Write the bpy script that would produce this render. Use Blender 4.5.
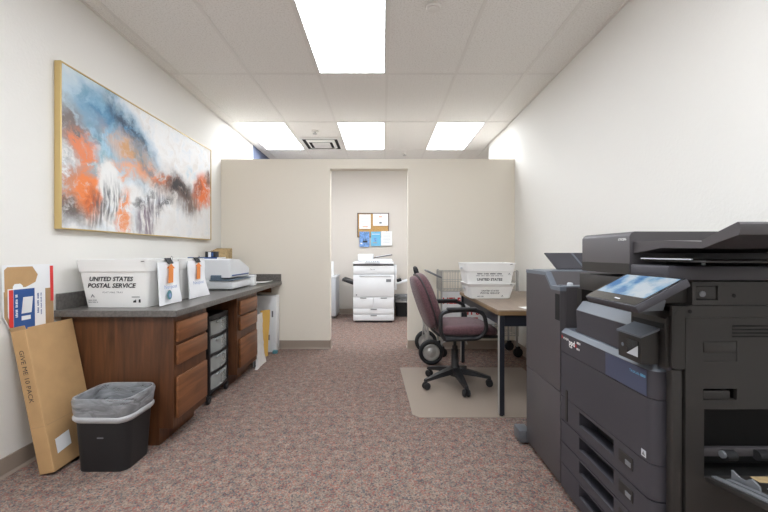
import bpy, bmesh, math, random
from mathutils import Vector, Matrix, noise as mnoise
R = math.radians
random.seed(7)
S = bpy.context.scene
COL = S.collection
for o in list(bpy.data.objects):
    bpy.data.objects.remove(o, do_unlink=True)

# ------------------------------------------------------------------ camera
F_PX, CX, CY, CAMZ = 374.0, 383.0, 253.0, 1.127
cam = bpy.data.cameras.new('camera'); cam.sensor_width = 36.0; cam.sensor_fit = 'HORIZONTAL'
cam.lens = 36.0 * F_PX / 768.0
cam.shift_x = (384 - CX) / 768.0; cam.shift_y = (CY - 256) / 768.0
cam.clip_start = 0.02
camo = bpy.data.objects.new('camera', cam); COL.objects.link(camo)
camo.location = (0, 0, CAMZ); camo.rotation_euler = (R(90), 0, 0)
S.camera = camo
# ------------------------------------------------------------------ world, exposure
w = bpy.data.worlds.new('world'); S.world = w; w.use_nodes = True
w.node_tree.nodes['Background'].inputs[0].default_value = (0.5, 0.5, 0.5, 1)
w.node_tree.nodes['Background'].inputs[1].default_value = 0.2
LAMP = 14.4                                    # radiance of the ceiling diffusers
S.view_settings.view_transform = 'Standard'; S.view_settings.look = 'None'
S.view_settings.gamma = 1.0; S.view_settings.use_curve_mapping = False
S.view_settings.exposure = 0.0

# room numbers (metres; camera stands at x=0,y=0)
XL, XR, YB, YP, YE = -1.905, 1.55, -2.4, 4.40, 6.91     # left, right, behind camera, partition, far wall
H = 2.711
YWEND = 5.48

# ------------------------------------------------------------------ materials
def lin(c):
    return tuple((v/255/12.92 if v/255 <= .04045 else ((v/255+.055)/1.055)**2.4) for v in c) + (1.0,)
class NT:
    def __init__(s, m): s.t = m.node_tree; s.n = s.t.nodes; s.l = s.t.links
    def add(s, typ, **kw):
        n = s.n.new(typ)
        for k, v in kw.items(): setattr(n, k, v)
        return n
    def link(s, a, b): s.l.new(a, b)
def mat(name, rgb, rough=.5, metal=0., spec=.5, bump=None, var=None, alpha=1., emit=None, coat=0., trans=0.):
    m = bpy.data.materials.new(name); m.use_nodes = True
    t = NT(m); b = t.n['Principled BSDF']
    c = lin(rgb)
    b.inputs['Base Color'].default_value = c; b.inputs['Roughness'].default_value = rough
    b.inputs['Metallic'].default_value = metal; b.inputs['Specular IOR Level'].default_value = spec
    b.inputs['Alpha'].default_value = alpha; b.inputs['Coat Weight'].default_value = coat
    b.inputs['Transmission Weight'].default_value = trans
    tc = t.add('ShaderNodeTexCoord')
    if emit:
        b.inputs['Emission Color'].default_value = lin(emit[0]); b.inputs['Emission Strength'].default_value = emit[1]
    if var:                                   # (scale, amount) soft tone variation
        n = t.add('ShaderNodeTexNoise'); n.inputs['Scale'].default_value = var[0]; n.inputs['Detail'].default_value = 4
        t.link(tc.outputs['Object'], n.inputs['Vector'])
        mx = t.add('ShaderNodeMix', data_type='RGBA'); mr = t.add('ShaderNodeMapRange')
        mr.inputs[1].default_value = .35; mr.inputs[2].default_value = .65
        t.link(n.outputs['Fac'], mr.inputs[0]); t.link(mr.outputs[0], mx.inputs[0])
        k = var[1]
        mx.inputs[6].default_value = tuple(v*(1-k) for v in c[:3])+(1,)
        mx.inputs[7].default_value = tuple(min(1, v*(1+k)) for v in c[:3])+(1,)
        t.link(mx.outputs[2], b.inputs['Base Color'])
    if bump:                                  # (scale, strength, distance)
        n = t.add('ShaderNodeTexNoise'); n.inputs['Scale'].default_value = bump[0]; n.inputs['Detail'].default_value = 3
        t.link(tc.outputs['Object'], n.inputs['Vector'])
        bp = t.add('ShaderNodeBump'); bp.inputs['Strength'].default_value = bump[1]; bp.inputs['Distance'].default_value = bump[2]
        t.link(n.outputs['Fac'], bp.inputs['Height']); t.link(bp.outputs[0], b.inputs['Normal'])
    return m
def ramp(t, stops, interp='LINEAR'):
    r = t.add('ShaderNodeValToRGB'); r.color_ramp.interpolation = interp
    e = r.color_ramp.elements
    while len(e) < len(stops): e.new(.5)
    for q, (p, c) in zip(e, stops): q.position = p; q.color = lin(c)
    return r
def mat_carpet():
    m = bpy.data.materials.new('carpet'); m.use_nodes = True; t = NT(m); b = t.n['Principled BSDF']
    tc = t.add('ShaderNodeTexCoord')
    v = t.add('ShaderNodeTexVoronoi'); v.inputs['Scale'].default_value = 150; v.inputs['Randomness'].default_value = 1
    t.link(tc.outputs['Object'], v.inputs['Vector'])
    sep = t.add('ShaderNodeSeparateColor'); t.link(v.outputs['Color'], sep.inputs[0])
    r = ramp(t, [(0, (134, 123, 117)), (.22, (158, 142, 130)), (.42, (146, 112, 104)), (.56, (160, 146, 134)), (.72, (114, 112, 114)),
                 (.85, (158, 108, 98)), (.94, (98, 94, 96))], 'CONSTANT')
    t.link(sep.outputs[0], r.inputs[0])
    n = t.add('ShaderNodeTexNoise'); n.inputs['Scale'].default_value = 22; n.inputs['Detail'].default_value = 4
    t.link(tc.outputs['Object'], n.inputs['Vector'])
    r2 = ramp(t, [(.3, (205, 200, 200)), (.7, (255, 250, 245))]); t.link(n.outputs['Fac'], r2.inputs[0])
    mx = t.add('ShaderNodeMix', data_type='RGBA', blend_type='MULTIPLY'); mx.inputs[0].default_value = 1
    t.link(r.outputs[0], mx.inputs[6]); t.link(r2.outputs[0], mx.inputs[7]); t.link(mx.outputs[2], b.inputs['Base Color'])
    b.inputs['Roughness'].default_value = .95; b.inputs['Specular IOR Level'].default_value = .1
    bp = t.add('ShaderNodeBump'); bp.inputs['Strength'].default_value = .5; bp.inputs['Distance'].default_value = .004
    t.link(v.outputs['Distance'], bp.inputs['Height']); t.link(bp.outputs[0], b.inputs['Normal'])
    return m
def mat_wood(name, dark, light, rough=.42, axis='Z', scale=1.0):
    m = bpy.data.materials.new(name); m.use_nodes = True; t = NT(m); b = t.n['Principled BSDF']
    tc = t.add('ShaderNodeTexCoord'); mp = t.add('ShaderNodeMapping')
    s = {'X': (1.6, 22, 22), 'Y': (22, 1.6, 22), 'Z': (22, 22, 1.6)}[axis]
    mp.inputs['Scale'].default_value = tuple(q*scale for q in s); t.link(tc.outputs['Object'], mp.inputs['Vector'])
    n = t.add('ShaderNodeTexNoise'); n.inputs['Scale'].default_value = 1.5; n.inputs['Detail'].default_value = 6; n.inputs['Distortion'].default_value = .8
    t.link(mp.outputs[0], n.inputs['Vector'])
    r = ramp(t, [(.3, dark), (.7, light)]); t.link(n.outputs['Fac'], r.inputs[0])
    t.link(r.outputs[0], b.inputs['Base Color']); b.inputs['Roughness'].default_value = rough
    bp = t.add('ShaderNodeBump'); bp.inputs['Strength'].default_value = .12; bp.inputs['Distance'].default_value = .001
    t.link(n.outputs['Fac'], bp.inputs['Height']); t.link(bp.outputs[0], b.inputs['Normal'])
    return m
def mat_fabric(name, a, c, scale=260):
    m = bpy.data.materials.new(name); m.use_nodes = True; t = NT(m); b = t.n['Principled BSDF']
    tc = t.add('ShaderNodeTexCoord'); v = t.add('ShaderNodeTexVoronoi'); v.inputs['Scale'].default_value = scale
    t.link(tc.outputs['Object'], v.inputs['Vector'])
    sep = t.add('ShaderNodeSeparateColor'); t.link(v.outputs['Color'], sep.inputs[0])
    r = ramp(t, [(0, a), (1, c)]); t.link(sep.outputs[0], r.inputs[0]); t.link(r.outputs[0], b.inputs['Base Color'])
    b.inputs['Roughness'].default_value = .9; b.inputs['Sheen Weight'].default_value = .25
    bp = t.add('ShaderNodeBump'); bp.inputs['Strength'].default_value = .4; bp.inputs['Distance'].default_value = .002
    t.link(v.outputs['Distance'], bp.inputs['Height']); t.link(bp.outputs[0], b.inputs['Normal'])
    return m
def mat_tile():
    m = bpy.data.materials.new('ceiling_tile'); m.use_nodes = True; t = NT(m); b = t.n['Principled BSDF']
    tc = t.add('ShaderNodeTexCoord'); n = t.add('ShaderNodeTexNoise'); n.inputs['Scale'].default_value = 90; n.inputs['Detail'].default_value = 6
    n.inputs['Roughness'].default_value = .7
    t.link(tc.outputs['Object'], n.inputs['Vector'])
    r = ramp(t, [(.34, (222, 217, 210)), (.5, (246, 243, 238))]); t.link(n.outputs['Fac'], r.inputs[0])
    t.link(r.outputs[0], b.inputs['Base Color']); b.inputs['Roughness'].default_value = .95; b.inputs['Specular IOR Level'].default_value = .1
    bp = t.add('ShaderNodeBump'); bp.inputs['Strength'].default_value = .35; bp.inputs['Distance'].default_value = .003
    t.link(n.outputs['Fac'], bp.inputs['Height']); t.link(bp.outputs[0], b.inputs['Normal'])
    return m
M = {}
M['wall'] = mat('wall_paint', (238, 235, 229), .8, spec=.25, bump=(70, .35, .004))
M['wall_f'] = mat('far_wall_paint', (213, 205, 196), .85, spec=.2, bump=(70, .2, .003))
M['wall_p'] = mat('partition_paint', (236, 228, 214), .85, spec=.2, bump=(70, .08, .003))
M['blue_wall'] = mat('slate_blue_tone', (92, 100, 122), .8)  # even slate blue for the wall stretch past the left wall's end
M['carpet'] = mat_carpet()
M['tile'] = mat_tile()
M['grid'] = mat('grid_enamel', (236, 232, 226), .5)
M['base'] = mat('cove_base_vinyl', (158, 143, 130), .55)
M['lamp'] = mat('lamp_diffuser', (255, 255, 255), .6, emit=((240, 247, 255), LAMP))
M['enamel'] = mat('white_enamel', (236, 234, 230), .4)
M['darkslot'] = mat('dark_void', (40, 38, 36), .9)
M['gold'] = mat('gold_frame', (206, 180, 124), .35, metal=.45)
M['wood_v'] = mat_wood('cabinet_wood', (68, 40, 23), (106, 66, 40), axis='Z')
M['wood_h'] = mat_wood('drawer_wood', (98, 60, 35), (138, 88, 54), axis='Y')
M['lam'] = mat('grey_laminate', (100, 96, 92), .34, var=(60, .2))
M['tub'] = mat('corrugated_white_plastic', (240, 239, 236), .45, bump=(200, .05, .001))
M['ink'] = mat('black_ink', (34, 34, 38), .6)
M['greyink'] = mat('grey_ink', (120, 120, 124), .6)
M['blueink'] = mat('pale_blue_ink', (140, 158, 200), .6)
M['redink'] = mat('red_ink', (206, 42, 40), .6)
M['orange'] = mat('orange_print', (236, 142, 70), .6)
M['teal'] = mat('teal_print', (88, 140, 150), .6)
M['bag'] = mat('white_poly_bag', (246, 246, 248), .35, bump=(25, .25, .01))
M['card'] = mat('cardboard', (190, 152, 106), .8, var=(9, .06), bump=(120, .08, .001))
M['card2'] = mat('cardboard_dull', (176, 143, 104), .85, var=(14, .08))
M['white'] = mat('white_card', (240, 240, 240), .55)
M['paper'] = mat('white_paper', (246, 246, 244), .7)
M['usblue'] = mat('postal_blue', (44, 84, 146), .5)
M['usred'] = mat('postal_red', (222, 60, 56), .5)
M['blackpl'] = mat('black_plastic', (34, 34, 36), .45, bump=(300, .06, .001))
M['binblack'] = mat('bin_black_plastic', (30, 30, 32), .5, bump=(200, .08, .001))
M['liner'] = mat('bin_liner_film', (196, 200, 208), .3, alpha=.4, bump=(18, .6, .02))
def mat_liner():
    m = bpy.data.materials.new('bin_liner_film'); m.use_nodes = True; t = NT(m); b = t.n['Principled BSDF']
    tc = t.add('ShaderNodeTexCoord'); mp = t.add('ShaderNodeMapping'); mp.inputs['Scale'].default_value = (6, 6, 18); mp.inputs['Rotation'].default_value = (R(12), R(-14), 0)
    t.link(tc.outputs['Object'], mp.inputs[0])
    n = t.add('ShaderNodeTexNoise'); n.inputs['Scale'].default_value = 1.6; n.inputs['Detail'].default_value = 5; n.inputs['Distortion'].default_value = 1.0; t.link(mp.outputs[0], n.inputs['Vector'])
    mr = t.add('ShaderNodeMapRange'); mr.inputs[1].default_value = .38; mr.inputs[2].default_value = .68; mr.inputs[3].default_value = .36; mr.inputs[4].default_value = .62; t.link(n.outputs['Fac'], mr.inputs[0])
    t.link(mr.outputs[0], b.inputs['Alpha'])
    b.inputs['Base Color'].default_value = lin((196, 198, 202)); b.inputs['Roughness'].default_value = .28
    bp = t.add('ShaderNodeBump'); bp.inputs['Strength'].default_value = .8; bp.inputs['Distance'].default_value = .02; t.link(n.outputs['Fac'], bp.inputs['Height']); t.link(bp.outputs[0], b.inputs['Normal'])
    return m
M['liner'] = mat_liner()
M['hem'] = mat('liner_hem_film', (216, 216, 218), .3, alpha=.68, bump=(18, .6, .02))
M['clear'] = mat('frosted_clear_plastic', (176, 180, 178), .25, alpha=.5)
M['steel'] = mat('brushed_steel', (196, 194, 190), .35, metal=.55)
M['chrome'] = mat('chrome_wire', (176, 174, 170), .3, metal=.6)
M['maroon'] = mat_fabric('maroon_fabric', (74, 47, 53), (112, 78, 82))
M['tabletop'] = mat_wood('table_laminate', (126, 108, 92), (146, 127, 110), .35, 'Y')
M['tableedge'] = mat_wood('table_edge_band', (122, 96, 66), (146, 118, 84), .45, 'X')
M['navy'] = mat('dark_table_steel', (36, 38, 46), .4)
M['grey'] = mat('grey_plastic', (120, 122, 126), .4)
M['mat'] = mat('clear_chair_mat', (178, 162, 148), .4, alpha=.62)
M['mfp'] = mat('charcoal_plastic', (62, 60, 66), .5, bump=(500, .05, .0006))
M['mfp_d'] = mat('dark_charcoal_plastic', (45, 42, 40), .5, bump=(500, .05, .0006))
M['mfp_f'] = mat('finisher_charcoal', (77, 73, 75), .45, bump=(500, .05, .0006))
M['mfp_l'] = mat('slate_grey_plastic', (104, 110, 119), .4)
M['mfp_g'] = mat('cool_grey_plastic', (92, 94, 98), .45)
M['deck'] = mat('blue_grey_deck', (92, 108, 122), .4)
M['mfp_b'] = mat('slate_blue_label', (70, 76, 98), .35)
M['pit'] = mat('black_void', (14, 14, 15), .8)  # near-black colour supplies the shade inside slots, pockets and holes
M['glass'] = mat('dark_panel_glass', (30, 30, 32), .1, coat=.5)
M['copw'] = mat('white_copier_plastic', (226, 227, 229), .4)
M['copg'] = mat('pale_grey_plastic', (196, 199, 203), .4)
M['cork'] = mat('cork', (198, 156, 98), .9, var=(60, .12))
M['dkwood'] = mat('dark_wood_frame', (104, 88, 76), .5)
M['skyblue'] = mat('light_blue_print', (112, 186, 222), .5)
M['seablue'] = mat('sea_blue_print', (112, 152, 206), .5, var=(30, .35))
M['manila'] = mat('manila_paper', (220, 176, 92), .7)
M['film'] = mat('crumpled_plastic_wrap', (214, 210, 206), .3, bump=(30, .5, .01))
M['rubber'] = mat('black_rubber', (28, 28, 30), .7)
M['hub'] = mat('galvanized_hub', (186, 184, 180), .35, metal=.45)
M['tan2'] = mat('mixed_paper', (196, 186, 160), .7, var=(40, .3))
M['greycont'] = mat('grey_contents', (130, 134, 132), .7, var=(30, .3))
M['card_w'] = mat('cream_contents', (204, 198, 184), .7, var=(25, .2))
M['tan'] = mat('tan_carton', (186, 160, 118), .8, var=(50, .15))

# ------------------------------------------------------------------ geometry helpers
class MB:
    """collects shapes given in world metres (or local ones when root is None) into one mesh"""
    def __init__(s, root=None):
        s.v = []; s.f = []; s.off = Vector(root.location) if root is not None else Vector((0, 0, 0))
    def add(s, vs, fs):
        b = len(s.v); s.v += [Vector(p) for p in vs]; s.f += [tuple(b+i for i in f) for f in fs]; return s
    def box(s, x0, x1, y0, y1, z0, z1, bev=0., seg=2, mtx=None):
        x0, x1 = min(x0, x1), max(x0, x1); y0, y1 = min(y0, y1), max(y0, y1); z0, z1 = min(z0, z1), max(z0, z1)
        if bev > 0:
            bm = bmesh.new(); bmesh.ops.create_cube(bm, size=1)
            for v in bm.verts:
                v.co = Vector((x0+(v.co.x+.5)*(x1-x0), y0+(v.co.y+.5)*(y1-y0), z0+(v.co.z+.5)*(z1-z0)))
            bev = min(bev, .49*min(x1-x0, y1-y0, z1-z0))
            bmesh.ops.bevel(bm, geom=bm.edges[:], offset=bev, segments=seg, profile=.5, affect='EDGES')
            bm.verts.index_update(); vs = [v.co.copy() for v in bm.verts]; fs = [[v.index for v in f.verts] for f in bm.faces]; bm.free()
        else:
            vs = [Vector(p) for p in ((x0,y0,z0),(x1,y0,z0),(x1,y1,z0),(x0,y1,z0),(x0,y0,z1),(x1,y0,z1),(x1,y1,z1),(x0,y1,z1))]
            fs = [(3,2,1,0),(4,5,6,7),(0,1,5,4),(1,2,6,5),(2,3,7,6),(3,0,4,7)]
        if mtx is not None: vs = [mtx @ v for v in vs]
        return s.add(vs, fs)
    def prism(s, poly, a, b, axis='z', mtx=None):
        """polygon extruded from a to b along axis; poly in the two other axes (x: yz, y: xz, z: xy)"""
        def P(p, t):
            q = {'z': (p[0], p[1], t), 'y': (p[0], t, p[1]), 'x': (t, p[0], p[1])}[axis]
            return mtx @ Vector(q) if mtx is not None else Vector(q)
        n = len(poly)
        vs = [P(p, a) for p in poly] + [P(p, b) for p in poly]
        fs = [tuple(range(n))[::-1], tuple(range(n, 2*n))] + [(i, (i+1) % n, n+(i+1) % n, n+i) for i in range(n)]
        return s.add(vs, fs)
    def loft(s, rings, cap0=True, cap1=True):
        n = len(rings[0]); vs = [p for r in rings for p in r]; fs = []
        for k in range(len(rings)-1):
            for i in range(n):
                j = (i+1) % n; fs.append((k*n+i, k*n+j, (k+1)*n+j, (k+1)*n+i))
        if cap0: fs.append(tuple(range(n))[::-1])
        if cap1: fs.append(tuple((len(rings)-1)*n+i for i in range(n)))
        return s.add(vs, fs)
    def tube(s, pts, r, n=8, closed=False):
        pts = [Vector(p) for p in pts]; N = len(pts); rings = []
        rs = r if isinstance(r, (list, tuple)) else [r]*N
        def tan(i):
            if closed: d = pts[(i+1) % N]-pts[i-1]
            else: d = pts[min(i+1, N-1)]-pts[max(i-1, 0)]
            return d.normalized()
        t = tan(0); u = t.orthogonal().normalized()
        for i in range(N):
            t2 = tan(i); q = t.rotation_difference(t2); u = (q @ u); u = (u-t2*u.dot(t2)).normalized(); t = t2; w_ = t.cross(u)
            rings.append([pts[i]+(u*math.cos(2*math.pi*k/n)+w_*math.sin(2*math.pi*k/n))*rs[i] for k in range(n)])
        if closed: rings.append(rings[0]); return s.loft(rings, False, False)
        return s.loft(rings)
    def cyl(s, p0, p1, r0, r1=None, n=20):
        return s.tube([p0, p1], [r0, r1 if r1 is not None else r0], n)
    def lathe(s, c, axis, prof, n=28):
        """prof: list of (radius, distance along axis)"""
        c = Vector(c); a = Vector(axis).normalized(); u = a.orthogonal().normalized(); w_ = a.cross(u)
        rings = [[c+a*h+(u*math.cos(2*math.pi*k/n)+w_*math.sin(2*math.pi*k/n))*max(r, 1e-4) for k in range(n)] for r, h in prof]
        return s.loft(rings)
    def sheet(s, o, U, V, nu=1, nv=1, th=.0015, fn=None):
        """closed thin slab spanned by U and V from o, pushed along its normal by fn(u,v)"""
        o, U, V = Vector(o), Vector(U), Vector(V); nrm = U.cross(V).normalized()
        top = []; bot = []
        for j in range(nv+1):
            for i in range(nu+1):
                d = fn(i/nu, j/nv) if fn else 0
                if isinstance(d, (int, float)): d = nrm*d
                p = o+U*(i/nu)+V*(j/nv)+d; top.append(p+nrm*th/2); bot.append(p-nrm*th/2)
        k = nu+1; fs = []; T = len(top)
        for j in range(nv):
            for i in range(nu):
                a = j*k+i; q = (a, a+1, a+k+1, a+k); fs.append(q); fs.append(tuple(T+x for x in q[::-1]))
        edge = [i for i in range(k)]+[j*k+nu for j in range(1, nv+1)]+[nv*k+i for i in range(nu-1, -1, -1)]+[j*k for j in range(nv-1, 0, -1)]
        for a, b in zip(edge, edge[1:]+edge[:1]): fs.append((b, a, T+a, T+b))
        return s.add(top+bot, fs)
    def panel(s, a0, a1, b0, b1, holes, t0, t1, axis):
        """slab between t0 and t1 along axis with rectangular holes (a0,a1,b0,b1) cut through"""
        A = sorted({a0, a1, *[h[0] for h in holes], *[h[1] for h in holes]}); B = sorted({b0, b1, *[h[2] for h in holes], *[h[3] for h in holes]})
        for i in range(len(A)-1):
            for j in range(len(B)-1):
                ca, cb = (A[i]+A[i+1])/2, (B[j]+B[j+1])/2
                if any(h[0] < ca < h[1] and h[2] < cb < h[3] for h in holes): continue
                if axis == 'y': s.box(A[i], A[i+1], t0, t1, B[j], B[j+1])
                elif axis == 'x': s.box(t0, t1, A[i], A[i+1], B[j], B[j+1])
                else: s.box(A[i], A[i+1], B[j], B[j+1], t0, t1)
        return s
    def build(s, name, m, parent=None, smooth=35):
        me = bpy.data.meshes.new(name)
        me.from_pydata([tuple(v-s.off) for v in s.v], [], s.f)
        bm = bmesh.new(); bm.from_mesh(me); bmesh.ops.remove_doubles(bm, verts=bm.verts[:], dist=1e-6)
        bmesh.ops.recalc_face_normals(bm, faces=bm.faces[:]); bm.to_mesh(me); bm.free()
        if smooth:
            me.polygons.foreach_set('use_smooth', [True]*len(me.polygons)); me.set_sharp_from_angle(angle=R(smooth))
        me.materials.append(M[m] if isinstance(m, str) else m)
        ob = bpy.data.objects.new(name, me); COL.objects.link(ob); ob.parent = parent
        return ob
def thing(name, label, cat, loc=(0, 0, 0), rz=0., group=None):
    o = bpy.data.objects.new(name, None); COL.objects.link(o); o.empty_display_size = .1
    o.location = loc; o.rotation_euler = (0, 0, rz); tag(o, label, cat, group); return o
def tag(o, label, cat, group=None):
    o['label'] = label; o['category'] = cat
    if group: o['group'] = group
    return o
def struct(o): o['kind'] = 'structure'; return o
def rrect(w_, d, r, n=5, cx=0, cy=0, z=0):
    pts = []
    for qx, qy, a0 in ((1, 1, 0), (-1, 1, 90), (-1, -1, 180), (1, -1, 270)):
        for k in range(n+1):
            a = R(a0+90*k/n); pts.append(Vector((cx+qx*(w_/2-r)+r*math.cos(a), cy+qy*(d/2-r)+r*math.sin(a), z)))
    return pts
def fillet(pts, r, n=5, closed=False):
    pts = [Vector(p) for p in pts]; out = []; N = len(pts)
    for i in range(N):
        if not closed and i in (0, N-1): out.append(pts[i]); continue
        a, b, c = pts[i-1], pts[i], pts[(i+1) % N]
        rr = min(r, (a-b).length*.49, (c-b).length*.49)
        p, q = b+(a-b).normalized()*rr, b+(c-b).normalized()*rr
        for k in range(n+1):
            t = k/n; out.append(p*(1-t)**2+b*2*t*(1-t)+q*t*t)
    return out
def copy_tree(o, parent=None):
    c = o.copy(); COL.objects.link(c); c.parent = parent
    for ch in [x for x in bpy.data.objects if x.parent == o]: copy_tree(ch, c)
    return c
def lettering(text, size, m, root, origin, xd, yd, name='lettering', bold=0., shear=0., align='LEFT', width=None, ext=.0004, parent=None):
    cu = bpy.data.curves.new('t', 'FONT'); cu.body = text; cu.size = size; cu.align_x = align; cu.offset = bold*size; cu.shear = shear; cu.resolution_u = 2
    ob = bpy.data.objects.new('t', cu); COL.objects.link(ob)
    dg = bpy.context.evaluated_depsgraph_get(); dg.update()
    me = bpy.data.meshes.new_from_object(ob.evaluated_get(dg)); bpy.data.objects.remove(ob)
    xd, yd = Vector(xd).normalized(), Vector(yd).normalized(); nz = xd.cross(yd)
    o = Vector(origin)-(Vector(root.location) if root is not None else Vector((0, 0, 0)))
    sx = 1.
    if width and len(me.vertices):
        xs = [v.co.x for v in me.vertices]; sx = width/(max(xs)-min(xs))
    bm = bmesh.new(); bm.from_mesh(me)
    for v in bm.verts: v.co = o+xd*v.co.x*sx+yd*v.co.y+nz*ext
    bm.to_mesh(me); bm.free()
    me.materials.clear(); me.materials.append(M[m]); me.name = name
    r = bpy.data.objects.new(name, me); COL.objects.link(r); r.parent = parent or root
    return r
def flat(poly, root, origin, xd, yd, m, name, parent=None, th=.0006):
    """thin printed shape: polygon in the xd/yd plane"""
    xd, yd = Vector(xd).normalized(), Vector(yd).normalized(); nz = xd.cross(yd); o = Vector(origin)
    b = MB(root); n = len(poly)
    b.add([o+xd*p[0]+yd*p[1] for p in poly]+[o+xd*p[0]+yd*p[1]+nz*th for p in poly],
          [tuple(range(n))[::-1], tuple(range(n, 2*n))]+[(i, (i+1) % n, n+(i+1) % n, n+i) for i in range(n)])
    return b.build(name, m, parent or root, 0)
def fine_print(root, origin, xd, yd, width, height, m, n, parent=None):
    """a line of print too small to read: a row of short strokes"""
    xd, yd = Vector(xd).normalized(), Vector(yd).normalized(); nz = xd.cross(yd); o = Vector(origin)+nz*.0004; b = MB(root); rnd = random.Random(n)
    step = width/n
    for k in range(n):
        if k % 6 == 5: continue
        a0, a1, h0 = k*step, k*step+step*rnd.uniform(.55, .8), height*rnd.uniform(.75, 1)
        b.add([o+xd*a0, o+xd*a1, o+xd*a1+yd*h0, o+xd*a0+yd*h0], [(0, 1, 2, 3)])
    ob = b.build('fine_print', m, parent or root, 0); ob['kind'] = 'stuff'; return ob
def rot_about(p, axis, deg): return Matrix.Translation(Vector(p)) @ Matrix.Rotation(R(deg), 4, axis) @ Matrix.Translation(-Vector(p))

# ================================================================== SETTING
T = .12
struct(MB().box(XL-T, 2.72, YB-T, YE+T, -.1, 0).build('floor', 'carpet', None, 0))
struct(MB().box(XL-T, XL, YB, YWEND, 0, H+.1).build('wall_left', 'wall', None, 0))
struct(MB().box(XL-T, XL, YWEND, YE, 0, H+.1).build('wall_far_left', 'blue_wall', None, 0))
struct(MB().box(XR, XR+T, YB, YWEND, 0, H+.1).build('wall_right', 'wall', None, 0))
struct(MB().box(XR+T, 2.72, YWEND-T, YWEND, 0, H+.1).build('wall_far_return', 'wall', None, 0))
struct(MB().box(2.6, 2.72, YWEND, YE, 0, H+.1).build('wall_far_right', 'wall', None, 0))
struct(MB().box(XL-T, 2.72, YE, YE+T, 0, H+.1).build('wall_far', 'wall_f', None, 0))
struct(MB().box(XL-T, XR+T, YB-T, YB, 0, H+.1).build('wall_behind', 'wall', None, 0))
DX0, DX1, DZ, PT, PH = -.6235, .294, 2.119, .115, 2.232
m = MB(); m.prism([(XL, 0), (DX0, 0), (DX0, DZ), (DX1, DZ), (DX1, 0), (XR, 0), (XR, PH), (XL, PH)], YP, YP+PT, 'y')
struct(m.build('wall_middle', 'wall_p', None, 0))
# cove base
def cove(name, segs):
    b = MB()
    for (x0, y0, x1, y1, nx, ny) in segs:      # along the wall, normal pointing into the room
        prof = [(0, 0), (.014, 0), (.012, .006), (.005, .016), (.004, .098), (0, .1)]
        rings = [[Vector((px+nx*d, py+ny*d, z)) for d, z in prof] for px, py in ((x0, y0), (x1, y1))]
        b.loft(rings)
    return struct(b.build(name, 'base', None, 20))
cove('baseboard_left', [(XL, YB, XL, YP, 1, 0)])
cove('baseboard_right', [(XR, YB, XR, YP, -1, 0)])
cove('baseboard_middle', [(XL, YP, DX0, YP, 0, -1), (DX1, YP, XR, YP, 0, -1), (DX0, YP, DX0, YP+PT, 1, 0), (DX1, YP, DX1, YP+PT, -1, 0)])
cove('baseboard_far', [(XL, YE, 2.6, YE, 0, -1)])
# ceiling: slab, suspended tiles and T bars
ceil = struct(MB().box(XL-T, 2.72, YB-T, YE+T, H+.1, H+.2).build('ceiling', 'enamel', None, 0))
xs = [XL]+[-1.795+.61*k for k in range(6)]+[XR, 2.6]
ys = [YB, -1.57, -.35, .87, 2.09, 3.31, 4.53, 5.75, YE]
lights_at = [(3, 4), (1, 6), (3, 6), (5, 6), (1, 2), (3, 2), (5, 2)]       # (column, row) of the tile cell
tmesh = {}
for i in range(len(xs)-1):
    for j in range(len(ys)-1):
        if (i, j) in lights_at: continue
        x0, x1, y0, y1 = xs[i], xs[i+1], ys[j], ys[j+1]
        if i == 7:
            if j < 6: continue
            y0 = max(y0, YWEND)
        k = (round(x1-x0, 3), round(y1-y0, 3))
        if k not in tmesh:
            tmesh[k] = MB().box(-k[0]/2+.004, k[0]/2-.004, -k[1]/2+.004, k[1]/2-.004, 0, .018, .003, 1).build('ceiling_tile', 'tile', ceil, 0)
            ob = tmesh[k]
        else:
            ob = tmesh[k].copy(); COL.objects.link(ob)
        ob.location = ((x0+x1)/2, (y0+y1)/2, H+.003+random.uniform(0, .002))
for i, x in enumerate(xs[1:-2]): MB().box(x-.012, x+.012, YB, YE, H, H+.004).build('ceiling_grid_bar', 'grid', ceil, 0)
for y in ys[1:-1]: MB().box(XL, XR, y-.012, y+.012, H+.0002, H+.0042).build('ceiling_grid_bar', 'grid', ceil, 0)
MB().box(XL, XL+.02, YB, YE, H-.001, H+.02).build('wall_angle', 'grid', ceil, 0); MB().box(XR-.02, XR, YB, YWEND, H-.001, H+.02).build('wall_angle', 'grid', ceil, 0)
LL = {(3, 4): 'long bright ceiling light panel nearest the camera, by the round ceiling disc', (1, 6): 'bright ceiling light panel over the partition nearest the painting wall',
      (3, 6): 'bright ceiling light panel above the doorway, beside the air vent', (5, 6): 'bright ceiling light panel over the partition nearest the right wall',
      (1, 2): 'ceiling light panel behind the camera near the left wall', (3, 2): 'ceiling light panel behind the camera in the middle', (5, 2): 'ceiling light panel behind the camera near the right wall'}
for (i, j) in lights_at:
    x0, x1, y0, y1 = xs[i]+.012, xs[i+1]-.012, ys[j]+.012, ys[j+1]-.012
    t = thing('ceiling_light', LL[(i, j)], 'light', ((x0+x1)/2, (y0+y1)/2, H), 0, 'fluorescent ceiling panels')
    MB(t).panel(x0, x1, y0, y1, [(x0+.012, x1-.012, y0+.012, y1-.012)], H-.001, H+.03, 'z').build('frame', 'enamel', t, 0)
    MB(t).box(x0+.012, x1-.012, y0+.012, y1-.012, H+.004, H+.01).build('diffuser', 'lamp', t, 0)
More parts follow.
